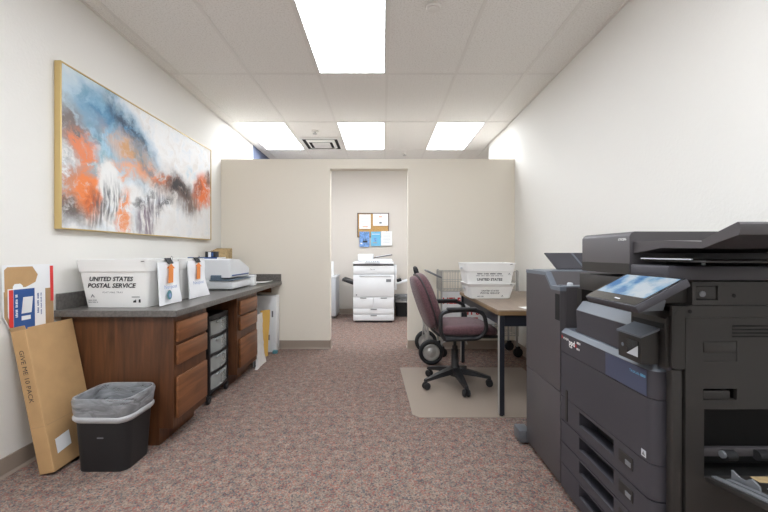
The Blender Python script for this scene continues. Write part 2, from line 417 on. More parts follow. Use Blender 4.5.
# air vent
t = thing('ceiling_vent', 'square white ceiling air diffuser with dark louvre gaps', 'vent', (-.88, 5.42, H-.02))
m = MB(t); c = Vector((-.88, 5.42))
def sq_ring(b, h0, h1, z0, z1):
    outer = [(c.x-h0, c.y-h0), (c.x+h0, c.y-h0), (c.x+h0, c.y+h0), (c.x-h0, c.y+h0)]
    inner = [(c.x-h1, c.y-h1), (c.x+h1, c.y-h1), (c.x+h1, c.y+h1), (c.x-h1, c.y+h1)]
    b.loft([[Vector((x, y, z0)) for x, y in outer], [Vector((x, y, z0-.003)) for x, y in outer], [Vector((x, y, z1)) for x, y in inner], [Vector((x, y, z1+.003)) for x, y in inner], [Vector((x, y, z0)) for x, y in outer]], False, False)
MB(t).box(c.x-.27, c.x+.27, c.y-.27, c.y+.27, H-.004, H-.001).build('backing', 'darkslot', t, 0)
for h0, h1, dz in ((.285, .245, .012), (.2, .165, .03), (.125, .0, .04)):
    b = MB(t); sq_ring(b, h0, max(h1, .002), H-.004, H-dz) if h1 else b.box(c.x-h0, c.x+h0, c.y-h0, c.y+h0, H-.03, H-.022, .003)
    b.build('louvre', 'enamel', t, 0)
def ceiling_disc(x, y, r, lab, cat, name, pendent=False):
    t = thing(name, lab, cat, (x, y, H-.001))
    MB(t).lathe((x, y, H), (0, 0, -1), [(0, 0), (r, 0), (r, .004), (r*.86, .012), (0, .013)]).build('cover_plate', 'grid', t)
    if pendent: MB(t).lathe((x, y, H-.012), (0, 0, -1), [(0, 0), (.014, 0), (.012, .02), (.03, .022), (.03, .027), (0, .028)], 16).build('deflector', 'steel', t)
    else: MB(t).lathe((x, y, H-.012), (0, 0, -1), [(0, 0), (r*.6, 0), (r*.55, .004), (0, .005)], 20).build('centre_cap', 'grid', t)
ceiling_disc(.325, 2.405, .05, 'round white disc on the ceiling tile beside the nearest light panel', 'sprinkler cover', 'sprinkler_cover')
ceiling_disc(-.885, 4.86, .05, 'small white sprinkler head on the tile just before the air vent', 'sprinkler', 'fire_sprinkler', True)
ceiling_disc(.345, 5.95, .04, 'tiny grey sprinkler head beyond the partition between two light panels', 'sprinkler', 'fire_sprinkler', True)

# ================================================================== PAINTING
def mat_painting():
    m = bpy.data.materials.new('abstract_painting'); m.use_nodes = True; t = NT(m); b = t.n['Principled BSDF']
    tc = t.add('ShaderNodeTexCoord')
    sp = t.add('ShaderNodeSeparateXYZ'); t.link(tc.outputs['Object'], sp.inputs[0])
    cb = t.add('ShaderNodeCombineXYZ')
    t.link(sp.outputs[1], cb.inputs[0]); t.link(sp.outputs[2], cb.inputs[1])
    def noise(scale, det, vec=None, dist=0.):
        n = t.add('ShaderNodeTexNoise'); n.inputs['Scale'].default_value = scale; n.inputs['Detail'].default_value = det; n.inputs['Distortion'].default_value = dist
        n.inputs['Roughness'].default_value = .62
        t.link(vec or cb.outputs[0], n.inputs['Vector']); return n
    def warp(vec, n, amt):
        a = t.add('ShaderNodeVectorMath', operation='SUBTRACT'); a.inputs[1].default_value = (.5, .5, .5); t.link(n.outputs['Color'], a.inputs[0])
        s_ = t.add('ShaderNodeVectorMath', operation='SCALE'); s_.inputs['Scale'].default_value = amt; t.link(a.outputs[0], s_.inputs[0])
        d = t.add('ShaderNodeVectorMath', operation='ADD'); t.link(vec, d.inputs[0]); t.link(s_.outputs[0], d.inputs[1]); return d.outputs[0]
    w1 = warp(cb.outputs[0], noise(2.2, 2), .14); w2 = warp(w1, noise(6, 7), .24)
    grain = noise(5, 9, w2, 1.2); grain2 = noise(11, 8, w2, .8)
    # streaks that fall down and to the right
    mp = t.add('ShaderNodeMapping'); mp.inputs['Rotation'].default_value = (0, 0, R(35)); mp.inputs['Scale'].default_value = (26, 4, 1); t.link(w1, mp.inputs[0])
    streak = noise(1.3, 6, mp.outputs[0])
    col = None
    base = ramp(t, [(.35, (226, 220, 214)), (.5, (240, 238, 236)), (.65, (222, 226, 230))]); t.link(grain.outputs['Fac'], base.inputs[0]); col = base.outputs[0]
    # u, v, ru, rv, angle, colour, softness, noise kind, lo, hi, strength  (u,v in 0..1 of the canvas)
    B = [(.08, .84, .22, .24, 0, (196, 216, 226), .9, None, 0, 1, .9),
         (.10, .90, .10, .05, 0, (120, 160, 178), .9, grain2, .44, .6, .6),
         (.27, .70, .25, .26, -25, (104, 164, 196), .8, None, 0, 1, .85),
         (.27, .74, .22, .18, -20, (58, 124, 164), .8, grain, .36, .56, .9),
         (.32, .78, .17, .085, -32, (18, 44, 70), .9, grain2, .34, .54, .95),
         (.22, .62, .10, .12, 10, (176, 212, 228), .8, streak, .42, .6, .85),
         (.12, .60, .12, .10, 30, (70, 128, 150), .9, grain, .42, .58, .8),
         (.04, .62, .08, .20, 25, (110, 88, 78), .8, grain, .36, .54, .9),
         (.05, .42, .09, .20, 0, (150, 158, 160), .9, grain2, .38, .56, .85),
         (.05, .16, .12, .16, 0, (78, 58, 48), .9, grain, .36, .54, .9),
         (.03, .28, .06, .12, 0, (216, 132, 84), .8, grain2, .40, .56, .85),
         (.08, .53, .07, .12, 0, (232, 130, 78), .8, grain2, .36, .52, .95),
         (.105, .28, .06, .22, 0, (238, 132, 62), .8, grain2, .30, .48, .98),
         (.12, .18, .04, .12, 0, (196, 92, 44), .8, grain, .42, .56, .9),
         (.16, .47, .10, .07, 30, (126, 168, 178), .8, grain, .42, .56, .8),
         (.38, .57, .24, .12, -22, (216, 178, 152), .8, grain, .34, .52, .9),
         (.34, .62, .12, .07, -20, (206, 150, 92), .8, grain2, .42, .54, .9),
         (.28, .48, .10, .07, 0, (236, 166, 120), .8, grain2, .40, .54, .85),
         (.47, .50, .15, .08, -10, (232, 150, 104), .8, grain2, .40, .54, .85),
         (.44, .57, .14, .09, -30, (92, 128, 142), .9, grain, .46, .58, .8),
         (.46, .42, .12, .07, 0, (122, 142, 150), .9, grain2, .46, .58, .7),
         (.58, .50, .12, .06, 5, (222, 118, 66), .8, grain2, .42, .54, .9),
         (.20, .36, .055, .14, 8, (238, 236, 232), .5, None, 0, 1, .9),
         (.20, .22, .10, .14, 35, (58, 60, 66), .8, streak, .42, .58, .85),
         (.14, .10, .08, .10, 35, (120, 112, 108), .8, streak, .42, .58, .7),
         (.28, .12, .04, .24, 0, (240, 146, 84), .8, grain2, .38, .52, .95),
         (.45, .20, .17, .12, 40, (104, 92, 102), .9, streak, .40, .56, .85),
         (.41, .09, .05, .18, 10, (110, 84, 106), .9, streak, .40, .54, .9),
         (.40, .28, .10, .05, 30, (66, 64, 68), .8, grain2, .44, .56, .8),
         (.56, .30, .10, .05, 25, (60, 58, 60), .8, grain2, .42, .54, .8),
         (.70, .44, .20, .16, -14, (96, 72, 62), .9, grain, .34, .50, .95),
         (.67, .47, .12, .09, -10, (40, 34, 36), .9, grain2, .40, .54, .95),
         (.80, .34, .14, .14, 0, (120, 96, 84), .9, streak, .40, .56, .8),
         (.92, .50, .11, .20, 18, (232, 118, 56), .8, grain2, .32, .50, .98),
         (.97, .66, .05, .10, 0, (110, 74, 58), .8, grain, .40, .54, .85),
         (.86, .52, .05, .12, 0, (150, 72, 46), .8, grain, .42, .54, .85),
         (.77, .66, .06, .06, 0, (170, 196, 208), .8, grain, .42, .56, .7),
         (.72, .12, .34, .16, 5, (228, 224, 220), .9, None, 0, 1, .5)]
    for (u, v, ru, rv, a, c_, soft, nk, lo, hi, st) in B:
        mp = t.add('ShaderNodeMapping'); mp.vector_type = 'TEXTURE'
        mp.inputs['Location'].default_value = ((u-.5)*1.88, (v-.5)*.96, 0); mp.inputs['Rotation'].default_value = (0, 0, R(a)); mp.inputs['Scale'].default_value = (ru*1.88*1.15, rv*1.1, 1)
        sz = t.add('ShaderNodeVectorMath', operation='MULTIPLY'); sz.inputs[1].default_value = (1, 1, 0); t.link(w2, sz.inputs[0]); t.link(sz.outputs[0], mp.inputs[0])
        ln = t.add('ShaderNodeVectorMath', operation='LENGTH'); t.link(mp.outputs[0], ln.inputs[0])
        mr = t.add('ShaderNodeMapRange', interpolation_type='SMOOTHSTEP'); mr.inputs[1].default_value = 1.15; mr.inputs[2].default_value = 1.15-soft; mr.inputs[4].default_value = st
        t.link(ln.outputs['Value'], mr.inputs[0]); f = mr.outputs[0]
        if nk:
            m2 = t.add('ShaderNodeMapRange'); m2.inputs[1].default_value = lo; m2.inputs[2].default_value = hi; t.link(nk.outputs['Fac'], m2.inputs[0])
            mu = t.add('ShaderNodeMath', operation='MULTIPLY'); t.link(f, mu.inputs[0]); t.link(m2.outputs[0], mu.inputs[1]); f = mu.outputs[0]
        mx = t.add('ShaderNodeMix', data_type='RGBA'); t.link(f, mx.inputs[0]); t.link(col, mx.inputs[6]); mx.inputs[7].default_value = lin(c_); col = mx.outputs[2]
    t.link(col, b.inputs['Base Color']); b.inputs['Roughness'].default_value = .55
    return m
M['art'] = mat_painting()
PY0, PY1, PZ0, PZ1 = 2.163, 4.06, 1.267, 2.243
t = thing('wall_painting', 'large abstract canvas in blue, orange and white with slim gold frame', 'painting', (XL+.02, (PY0+PY1)/2, (PZ0+PZ1)/2))
b = MB(t)
fw = .008
for (y0, y1, z0, z1) in ((PY0, PY0+fw, PZ0, PZ1), (PY1-fw, PY1, PZ0, PZ1), (PY0+fw, PY1-fw, PZ0, PZ0+fw), (PY0+fw, PY1-fw, PZ1-fw, PZ1)):
    MB(t).box(XL+.002, XL+.042, y0, y1, z0, z1, .0015, 1).build('frame_rail', 'gold', t, 0)
MB(t).box(XL+.004, XL+.036, PY0+fw+.001, PY1-fw-.001, PZ0+fw+.001, PZ1-fw-.001).build('canvas', M['art'], t, 0)

# ================================================================== COUNTER AND CABINETS
CZ, CXF, CY0 = .795, -1.19, 2.153
t = thing('countertop', 'long dark grey laminate countertop with low backsplash along left wall', 'countertop', (-1.55, 3.27, CZ-.04))
MB(t).box(XL+.003, CXF, CY0, YP-.004, CZ-.038, CZ, .003, 1).build('worktop', 'lam', t, 30)
MB(t).box(XL+.003, XL+.023, CY0+.02, YP-.004, CZ+.0005, CZ+.095, .002, 1).build('backsplash', 'lam', t, 30)
MB(t).box(XL+.025, CXF-.005, YP-.024, YP-.004, CZ+.0005, CZ+.085, .002, 1).build('backsplash', 'lam', t, 30)
MB(t).box(XL+.003, CXF-.12, YP-.03, YP-.004, CZ-.13, CZ-.039).build('wall_cleat', 'wood_h', t, 0)
MB(t).box(XL+.003, XL+.03, 3.66, YP-.035, CZ-.13, CZ-.039).build('wall_cleat', 'wood_h', t, 0)
CF = -1.227
def cabinet(y0, y1, lab, dz, pad):
    t = thing('drawer_cabinet', lab, 'cabinet', (-1.56, (y0+y1)/2, 0), 0, 'wooden base cabinets')
    zt = CZ-.0395
    b = MB(t)
    b.box(XL+.02, CF-.02, y0, y0+.018, .0, zt); b.box(XL+.02, CF-.02, y1-.018, y1, 0, zt)
    b.box(XL+.02, XL+.032, y0+.018, y1-.018, 0, zt); b.box(XL+.032, CF-.02, y0+.018, y1-.018, .1, .118); b.box(XL+.032, CF-.02, y0+.018, y1-.018, zt-.018, zt)
    # notch for the toe space: shorten the sides below 10 cm
    b2 = MB(t)
    for yy in (y0, y1-.018): b2.prism([(XL+.02, 0), (-1.31, 0), (-1.31, .1), (CF-.02, .1), (CF-.02, zt), (XL+.02, zt)], yy, yy+.018, 'y')
    b2.box(XL+.02, XL+.032, y0+.018, y1-.018, 0, zt); b2.box(XL+.032, CF-.02, y0+.018, y1-.018, .1, .118); b2.box(XL+.032, CF-.02, y0+.018, y1-.018, zt-.018, zt)
    b2.build('body', 'wood_v', t, 0)
    MB(t).box(-1.325, -1.31, y0+.018, y1-.018, 0, .1).build('toe_kick', 'wood_v', t, 0)
    # face frame
    fh = [(y0+pad+.012, y1-pad-.012, a+.012, c_-.012) for a, c_ in dz]
    MB(t).panel(y0, y1, .1, zt, fh, CF-.02, CF, 'x').build('face_frame', 'wood_v', t, 0)
    for a, c_ in dz:
        MB(t).box(CF+.001, CF+.021, y0+pad, y1-pad, a, c_, .007, 2).build('drawer', 'wood_h', t, 30)
cabinet(2.19, 2.592, 'brown wooden three-drawer cabinet behind the black wastebasket', [(.60, .72), (.465, .582), (.15, .395)], .018)
cabinet(3.143, 3.63, 'brown wooden three-drawer cabinet beyond the rolling drawer cart', [(.60, .72), (.465, .582), (.15, .395)], .035)

# rolling drawer cart in the knee space
t = thing('drawer_cart', 'black rolling cart with four frosted clear drawers under the counter', 'storage cart', (-1.48, 2.9, 0))
cx0, cx1, cy0, cy1 = -1.70, -1.285, 2.765, 3.112
for x in (cx0+.015, cx1-.015):
    for y in (cy0+.015, cy1-.015):
        MB(t).box(x-.015, x+.015, y-.015, y+.015, .07, .65, .006).build('post', 'blackpl', t, 30)
        b = MB(t); b.cyl((x, y, .07), (x, y, .045), .008, n=8); b.lathe((x-.013, y, .0275), (1, 0, 0), [(0, 0), (.022, 0), (.027, .004), (.027, .022), (.022, .026), (0, .026)], 16)
        b.box(x-.017, x+.017, y-.012, y+.03, .04, .058, .005)
        b.build('caster', 'blackpl', t, 30)
zs = [.085, .222, .358, .494, .628]
for k, z in enumerate(zs):
    MB(t).box(cx0, cx1, cy0+.002, cy1-.002, z-.015, z+.015 if k < 4 else z+.026, .005).build('shelf_frame', 'blackpl', t, 30)
cont = [('greyink', .5), ('paper', .55), ('paper', .8), ('paper', .8)]
for k in range(4):
    z0, z1 = zs[3-k]+.014, zs[4-k]-.016
    b = MB(t); y0, y1 = cy0+.034, cy1-.034
    # open box drawer with a bowed front
    fr = [(cx1-.005+.018*math.sin(math.pi*i/8), y0+(y1-y0)*i/8) for i in range(9)]
    outer = fr+[(cx0+.02, y1), (cx0+.02, y0)]
    inn = [(x-.004, y0+.004+(y1-y0-.008)*i/8) for i, (x, y) in enumerate(fr)]+[(cx0+.024, y1-.004), (cx0+.024, y0+.004)]
    b.loft([[Vector((x, y, z1)) for x, y in inn], [Vector((x, y, z1)) for x, y in outer], [Vector((x, y, z0)) for x, y in outer], ], False, True)
    b.loft([[Vector((x, y, z1)) for x, y in inn], [Vector((x, y, z0+.004)) for x, y in inn]], False, True)
    d = b.build('drawer', 'clear', t, 30)
    MB(t).box(cx1+.004, cx1+.02, y0+.06, y1-.06, z1-.016, z1-.004, .003).build('pull_lip', 'clear', t, 30).parent = d
    h = (z1-z0)*(.78 if k != 1 else .55)
    MB(t).box(cx0+.04, cx1-.02, y0+.012, y1-.012, z0+.006, z0+h, .004).build('drawer_contents', ['tan2', 'greycont', 'card_w', 'card_w'][k], t, 30)
    if k < 2: MB(t).box(cx1-.018, cx1-.015, y0+.12, y1-.06, z0+.02, z0+.055).build('label_card', 'white', t, 0)

# leaning things under the far end of the counter
t = thing('flat_carton', 'tall white flat carton standing against the partition under the counter', 'box', (-1.48, 4.29, 0))
MB(t).box(-1.75, -1.212, 4.24, 4.375, .001, .64, .004).build('carton', 'white', t, 30)
MB(t).box(-1.262, -1.245, 4.2385, 4.2398, .4, .47).build('printed_mark', 'greyink', t, 0)
MB(t).box(-1.30, -1.285, 4.2385, 4.2398, .14, .2).build('printed_mark', 'greyink', t, 0)
o = tag(MB().box(-1.235, -1.185, 4.17, 4.225, .001, .035, .006).build('teal_spool', 'teal', None, 30), 'small teal block on the carpet at the foot of the white carton', 'block')
t = thing('manila_envelope', 'tall manila envelope standing on edge beside the white carton', 'envelope', (-1.29, 4.12, 0))
MB(t).sheet((-1.315, 4.02, .002), (.05, .08, 0), (.012, .03, .50), 4, 6, .012, lambda u, v: .006*math.sin(v*6+u*3)).build('envelope', 'manila', t)
MB(t).sheet((-1.312, 4.015, .44), (.05, .08, 0), (.0015, .004, .065), 2, 1, .004, lambda u, v: -.008).build('flap', 'manila', t)
t = thing('wrapped_flats', 'crumpled plastic-wrapped flat bundle leaning beside the farther cabinet', 'bundle', (-1.28, 3.8, 0))
MB(t).sheet((-1.25, 3.69, .003), (-.005, .20, 0), (-.02, .03, .50), 8, 18, .022, lambda u, v: Vector((.014*mnoise.noise(Vector((u*4, v*9, 3)))+.03*(1-v)**4, -.10*(1-u)*max(0, 1-v*3.2)**2, 0))).build('wrap', 'film', t)
MB(t).sheet((-1.282, 3.70, .003), (-.005, .17, 0), (-.02, .03, .46), 2, 4, .01).build('stiffener', 'copg', t)

# ================================================================== MAIL TUBS
def make_tub(name, label, loc, W=.44, D=.315, h=.285, shrink=.035, band=.07, rz=0, group='white corrugated mail tubs', style=0):
    t = thing(name, label, 'mail tub', loc, rz, group)
    def ring(z, grow=0.):
        k = (1-z/h)*shrink
        return rrect(W-2*k+2*grow, D-2*k+2*grow, .022+max(0, grow), 4, 0, 0, z)
    b = MB()
    b.loft([ring(.006, -.006), ring(h-.001, -.006), ring(h), ring(h-band, .0), ring(0)], True, True)
    b.build('body', 'tub', t, 40)
    b = MB()                                   # reinforcing band round the top
    b.loft([ring(h+.006, .001), ring(h+.006, .007), ring(h-band+.004, .006), ring(h-band, .001)], False, False)
    b.loft([ring(h+.006, .001), ring(h+.006, -.0065), ring(h-.01, -.0065)], False, False)
    b.build('rim_band', 'tub', t, 40)
    # slots for hands in the two ends
    for s_ in (-1, 1): MB().box(s_*(W/2+.004)-.004, s_*(W/2+.004)+.004, -.045, .045, h-.05, h-.03, .003).build('hand_slot', 'copg', t, 30)
    MB().box(W/2-.045, W/2-.025, -D/2-.0085, -D/2-.006, h-.006, h-.002).build('rivet', 'ink', t, 0)
    a = math.atan2(shrink, h); yd = Vector((0, -math.sin(a), math.cos(a)))
    def at(u, z): return Vector((u, -D/2+(1-z/h)*shrink-.0015, z))
    L = lambda s_, size, u, z, **k: lettering(s_, size, k.pop('m', 'ink'), None, at(u, z), (1, 0, 0), yd, parent=t, **k)
    tri = lambda u, z, s_: flat([(-s_, 0), (0, s_*1.7), (s_, 0), (s_*.55, 0), (0, s_*1.0), (-s_*.55, 0)], None, at(u, z), (1, 0, 0), yd, 'greyink', 'recycling_mark', t)
    if style == 0:
        L('UNITED STATES', .037, -.02, .162, bold=.03, shear=.28, align='CENTER', width=.265)
        L('POSTAL SERVICE', .037, -.02, .122, bold=.03, shear=.28, align='CENTER', width=.295)
        L('FLAT MAIL TRAY', .014, -.015, .088, m='greyink', shear=.2, align='CENTER', width=.125)
        tri(-.138, .062, .012); fine_print(None, at(-.165, .042), (1, 0, 0), yd, .05, .006, 'greyink', 11, t); fine_print(None, at(-.168, .03), (1, 0, 0), yd, .06, .006, 'greyink', 14, t)
        for u, sh in ((.105, [(0, 0), (.018, 0), (.018, .022), (.012, .012), (.006, .014), (0, .006)]), (.138, [(0, 0), (.012, 0), (.012, .022), (.002, .018)])):
            flat(sh, None, at(u, .03), (1, 0, 0), yd, 'ink', 'handling_mark', t)
        flat([(0, 0), (.05, 0), (.05, .004), (0, .004)], None, at(.098, .062), (1, 0, 0), yd, 'greyink', 'handling_mark', t)
    elif style == 1:
        fine_print(None, at(-.105, .20), (1, 0, 0), yd, .21, .012, 'ink', 23, t)
        fine_print(None, at(-.115, .185), (1, 0, 0), yd, .23, .007, 'greyink', 34, t)
        L('UNITED STATES', .03, 0, .146, bold=.03, align='CENTER', width=.215); tri(.165, .198, .009)
    else:
        L('UNITED STATES', .018, -.01, .062, bold=.02, shear=.28, align='CENTER', width=.15)
        L('POSTAL SERVICE', .018, -.01, .042, bold=.02, shear=.28, align='CENTER', width=.165)
        fine_print(None, at(-.115, .016), (1, 0, 0), yd, .055, .008, 'greyink', 11, t); tri(.10, .016, .009)
    return t
make_tub('mail_tub', 'white corrugated mail tub with black lettering, nearest on the counter', (-1.622, 2.40, CZ+.001))
make_tub('mail_tub', 'white corrugated mail tub on the counter between the lettered tub and postage machine', (-1.622, 2.775, CZ+.001))
make_tub('mail_tray', 'shallow white mail tray on the brown table holding a taller tub', (.925, 3.34, .7355), W=.40, D=.30, h=.125, shrink=.03, band=.02, group='mail containers on the table', style=2)
make_tub('mail_tub', 'tall white mail tub nested in the shallow tray on the table', (.915, 3.335, .7445), W=.425, D=.31, h=.29, shrink=.04, group='mail containers on the table', style=1, rz=R(-1.5))
def hang_bag(y0, y1, lab, emblem, flare):
    X = -1.368
    t = thing('poly_bag', lab, 'bag', (X, (y0+y1)/2, CZ+.002))
    W = y1-y0
    def fn(u, v):
        d = .007*mnoise.noise(Vector((u*3+y0*9, v*3, 1)))+.004*math.sin(u*9+v*4)*(1-v)
        return Vector((max(d, -.004), (flare*max(0, u-.35)*(1-v)**3), 0))
    lean = Vector((-.012, 0, .268))
    MB(t).sheet((X, y0, CZ+.006), (0, W, 0), lean, 12, 14, .006, fn).build('bag_film', 'bag', t, 60)
    xo = X+.0125; yd = Vector((-.012, 0, .268)); P = lambda u, z: Vector((xo-.012*(z/.268), y0+u*W, CZ+.006+z))
    sl = .12
    flat([(-.032, 0), (.022, 0), (.032, .092), (.052, .09), (.01, .122), (-.04, .096), (-.02, .094)], t, P(.52, .135), (0, 1, 0), yd, 'orange', 'arrow_print', t)
    lettering('Neopost', .034, 'blueink', t, P(.18, .10), (0, 1, 0), yd, 'lettering', width=W*.62)
    if emblem:
        flat([(.026*math.cos(a_*math.pi/10), .03*math.sin(a_*math.pi/10)) for a_ in range(20)], t, P(.42, .06), (0, 1, 0), yd, 'teal', 'round_emblem', t)
        flat([(.014*math.cos(a_*math.pi/6)+.003, .014*math.sin(a_*math.pi/6)-.004) for a_ in range(12)], t, P(.42, .06)+Vector((.0007, 0, 0)), (0, 1, 0), yd, 'blueink', 'round_emblem', t)
    k = thing('binder_clip', 'black binder clip holding the bag %s' % ('with the round emblem' if emblem else 'nearer the postage machine'), 'clip', (X-.02, y0+W*.55, CZ+.275), 0, 'black binder clips on the tubs')
    yc = y0+W*.55
    MB(k).prism([(X-.028, CZ+.302), (X-.022, CZ+.302), (X+.003, CZ+.268), (X-.003, CZ+.262), (X-.006, CZ+.262), (X-.006, CZ+.264)][::-1] if False else [(X-.027, CZ+.300), (X-.017, CZ+.300), (X+.002, CZ+.266), (X-.002, CZ+.263), (X-.024, CZ+.297)], yc-.03, yc+.03, 'y').build('clip_body', 'ink', k, 0)
    MB(k).tube(fillet([(X-.002, yc-.01, CZ+.265), (X+.006, yc-.012, CZ+.30), (X+.004, yc, CZ+.315), (X+.006, yc+.012, CZ+.30), (X-.002, yc+.01, CZ+.265)], .01, 3), .0012, 6).build('wire_arm', 'ink', k)
hang_bag(2.285, 2.515, 'white poly bag with orange arrow and round emblem hanging on nearest tub', True, .03)
hang_bag(2.635, 2.885, 'white poly bag with orange arrow hanging on the second tub, no emblem', False, .09)

# ================================================================== POSTAGE MACHINE
t = thing('postage_machine', 'white postage machine with blue-grey envelope slot on the counter', 'postage machine', (-1.58, 3.53, CZ+.001))
x0, x1, y0, y1, z0 = -1.85, -1.33, 3.31, 3.77, CZ+.001
b = MB(t)
b.box(x0, x1, y0, y1, z0+.008, z0+.085, .012, 3)                       # lower base
b.build('base', 'copw', t, 30)
prof = [(x0, z0+.12), (x1-.17, z0+.12), (x1-.012, z0+.118), (x1-.004, z0+.13), (x1-.03, z0+.215), (x1-.06, z0+.225), (x1-.25, z0+.262), (x0, z0+.262)]
b = MB(t); b.prism([(y0, z0+.112), (y1, z0+.112), (y1, z0+.178), (y1-.02, z0+.192), (y0+.2, z0+.272), (y0+.02, z0+.28), (y0, z0+.268)], x0, x1-.02, 'x')
b.build('hood', 'copw', t, 30)
MB(t).box(x0, x1-.20, y0+.01, y1-.01, z0+.08, z0+.115).build('slot_wall', 'copw', t, 0)
MB(t).box(x1-.2, x1+.012, y0-.02, y1-.03, z0+.0855, z0+.096, .004).build('envelope_deck', 'deck', t, 30)
b = MB(t); b.prism([(y0-.012, z0+.0965), (y0+.03, z0+.0965), (y0+.03, z0+.111), (y0-.004, z0+.135), (y0-.014, z0+.13)], x1-.19, x1-.10, 'x'); b.build('deck_lip', 'deck', t, 30)
MB(t).box(x1-.0195, x1-.012, y0+.03, y1-.03, z0+.125, z0+.135, .002).build('blue_trim', 'usblue', t, 0)
MB(t).box(x0+.12, x1-.16, y0+.03, y0+.24, z0+.2805, z0+.29, .003).build('top_tray', 'copw', t, 30)
MB(t).box(x0+.11, x1-.15, y0+.02, y0+.027, z0+.281, z0+.293).build('blue_edge', 'usblue', t, 0)
MB(t).box(x1-.15, x1-.06, y0+.26, y1-.06, z0+.2435, z0+.247, .002, mtx=rot_about((x1-.1, y0+.26, z0+.245), 'X', -18.5)).build('display', 'grey', t, 30)
b = MB(t)
for fx in (x0+.05, x1-.05):
    for fy in (y0+.05, y1-.05): b.cyl((fx, fy, z0), (fx, fy, z0+.009), .015, n=10)
b.build('feet', 'blackpl', t)
o = tag(MB().box(-1.60, -1.505, 3.36, 3.43, z0+.2905, z0+.345, .004).build('ink_carton', 'ink', None, 30), 'small black and white ink carton on top of the postage machine', 'box')
ir = o
MB().box(-1.57, -1.545, 3.357, 3.3595, z0+.295, z0+.34).build('white_print', 'white', ir, 0); MB().box(-1.54, -1.525, 3.357, 3.3595, z0+.30, z0+.335).build('blue_print', 'usblue', ir, 0)
t = thing('tan_carton', 'tan corrugated organizer standing behind the postage machine', 'organizer', (-1.68, 3.97, CZ+.001))
for k in range(5): MB(t).box(-1.82, -1.655, 3.92+k*.04, 3.946+k*.04, CZ+.001, CZ+.352+k*.008, .002, 1).build('divider', 'tan', t, 0)
t = thing('envelope_box', 'white box of envelopes on the counter beyond the postage machine', 'box', (-1.5, 3.9, CZ+.001))
MB(t).box(-1.57, -1.31, 3.79, 3.865, CZ+.001, CZ+.105, .003).build('carton', 'paper', t, 30)
MB(t).box(-1.572, -1.308, 3.788, 3.867, CZ+.085, CZ+.108, .002).build('lid', 'white', t, 30)
o = tag(MB().sheet((-1.50, 4.02, CZ+.003), (.24, 0, 0), (0, .27, 0), 4, 4, .002, lambda u, v: .012*u*u).build('paper_sheet', 'paper', None), 'loose white paper sheet at the far end of the counter', 'paper')

# ================================================================== CARTONS BY LEFT WALL
t = thing('cardboard_carton', 'long narrow cardboard carton leaning against the left wall', 'box', (-1.70, 2.04, 0))
ang = -11.6; BX = -1.655
mt = Matrix.Translation(Vector((BX, 0, .002))) @ Matrix.Rotation(R(ang), 4, 'Y')
b = MB(t); b.box(-.078, 0, 1.888, 2.178, .018, .755, .003, 1, mt); b.build('carton', 'card', t, 30)
MB(t).box(-.078, 0, 1.890, 1.894, .745, .775, 0, 1, mt @ rot_about((0, 1.890, .755), 'X', 12)).build('flap', 'card2', t, 0)
MB(t).box(-.003, 0, 1.905, 2.176, .75, .762, 0, 1, mt).build('flap', 'card', t, 0)
b = MB(t); b.box(-.0785, .0005, 1.8872, 1.8878, .255, .257, 0, 1, mt); b.box(.0002, .0012, 1.90, 2.178, .255, .258, 0, 1, mt); b.build('score_line', 'card2', t, 0)
xd = mt.to_3x3() @ Vector((0, 0, -1)); yd = mt.to_3x3() @ Vector((1, 0, 0))
lettering('GIVE ME 10 PACK', .034, 'ink', t, mt @ Vector((-.052, 1.8872, .655)), xd, yd, width=.27, bold=.0)
xd2 = Vector((0, 1, 0)); yd2 = mt.to_3x3() @ Vector((0, 0, 1))
flat([(0, 0), (.085, 0), (.085, .075), (0, .075)], t, mt @ Vector((.0006, 1.925, .095)), (0, 1, .14), yd2, 'white', 'shipping_label')
# flattened mailers between the carton and the wall; each is its own thing
def leaner(name, lab, y0, y1, xb, xt, zt, m, th=.002, zb=.003, tilt=0):
    t = thing(name, lab, 'flat mailer', (xb, (y0+y1)/2, 0), 0, 'flattened mailers leaning on the left wall')
    V = Vector((xt-xb, tilt, zt-zb)); U = Vector((0, 1, 0)); Lz = V.length; w_ = y1-y0
    flat([(.19, 0), (w_, 0), (w_, Lz), (0, Lz), (0, .80), (.14, .52), (.19, .3)], t, Vector((xb-th/2, y0, zb)), U, V, m, 'board', None, th)
    P = lambda u, z: Vector((xb, y0, zb))+V*((z-zb)/(zt-zb))+U*u+Vector((th/2+.0004, 0, 0))
    return t, U, V, P
t, U, V, P = leaner('flat_mailer', 'white flattened mailer with a red stripe, tallest against the wall', 1.863, 2.15, -1.876, -1.8985, 1.065, 'white')
flat([(.266, 0), (.286, 0), (.286, .20), (.266, .20)], t, P(0, .855), U, V, 'usred', 'red_stripe')
t, U, V, P = leaner('flat_mailer', 'brown flattened carton behind the carton with die-cut flap and white tab', 1.868, 2.148, -1.872, -1.8955, .93, 'card2', tilt=0)
fl = [(.004, -.02), (.004, .115), (.02, .13), (.155, .13), (.185, .085), (.17, .045), (.115, .022), (.095, .022), (.095, -.02)]
flat(fl, t, P(0, .925), U, V, 'card', 'die_cut_flap', None, .001)
flat([(.045, -.03), (.045, .03), (.055, .042), (.085, .042), (.098, .03), (.098, -.03)], t, P(0, .925)+Vector((.0012, 0, 0)), U, V, 'white', 'white_tab', None, .0005)
t, U, V, P = leaner('flat_mailer', 'blue and white printed flat postal mailer with red edge, nearest behind the carton', 1.874, 2.082, -1.868, -1.8925, .943, 'white', tilt=.012)
flat([(.0, -.185), (.022, -.2), (.022, 0), (0, 0)], t, P(.004, .938), U, V, 'usred', 'red_stripe'); flat([(0, -.2), (.115, -.25), (.115, 0), (0, 0)], t, P(.028, .938), U, V, 'usblue', 'blue_panel')
q = P(.068, .81)+Vector((.0008, 0, 0))
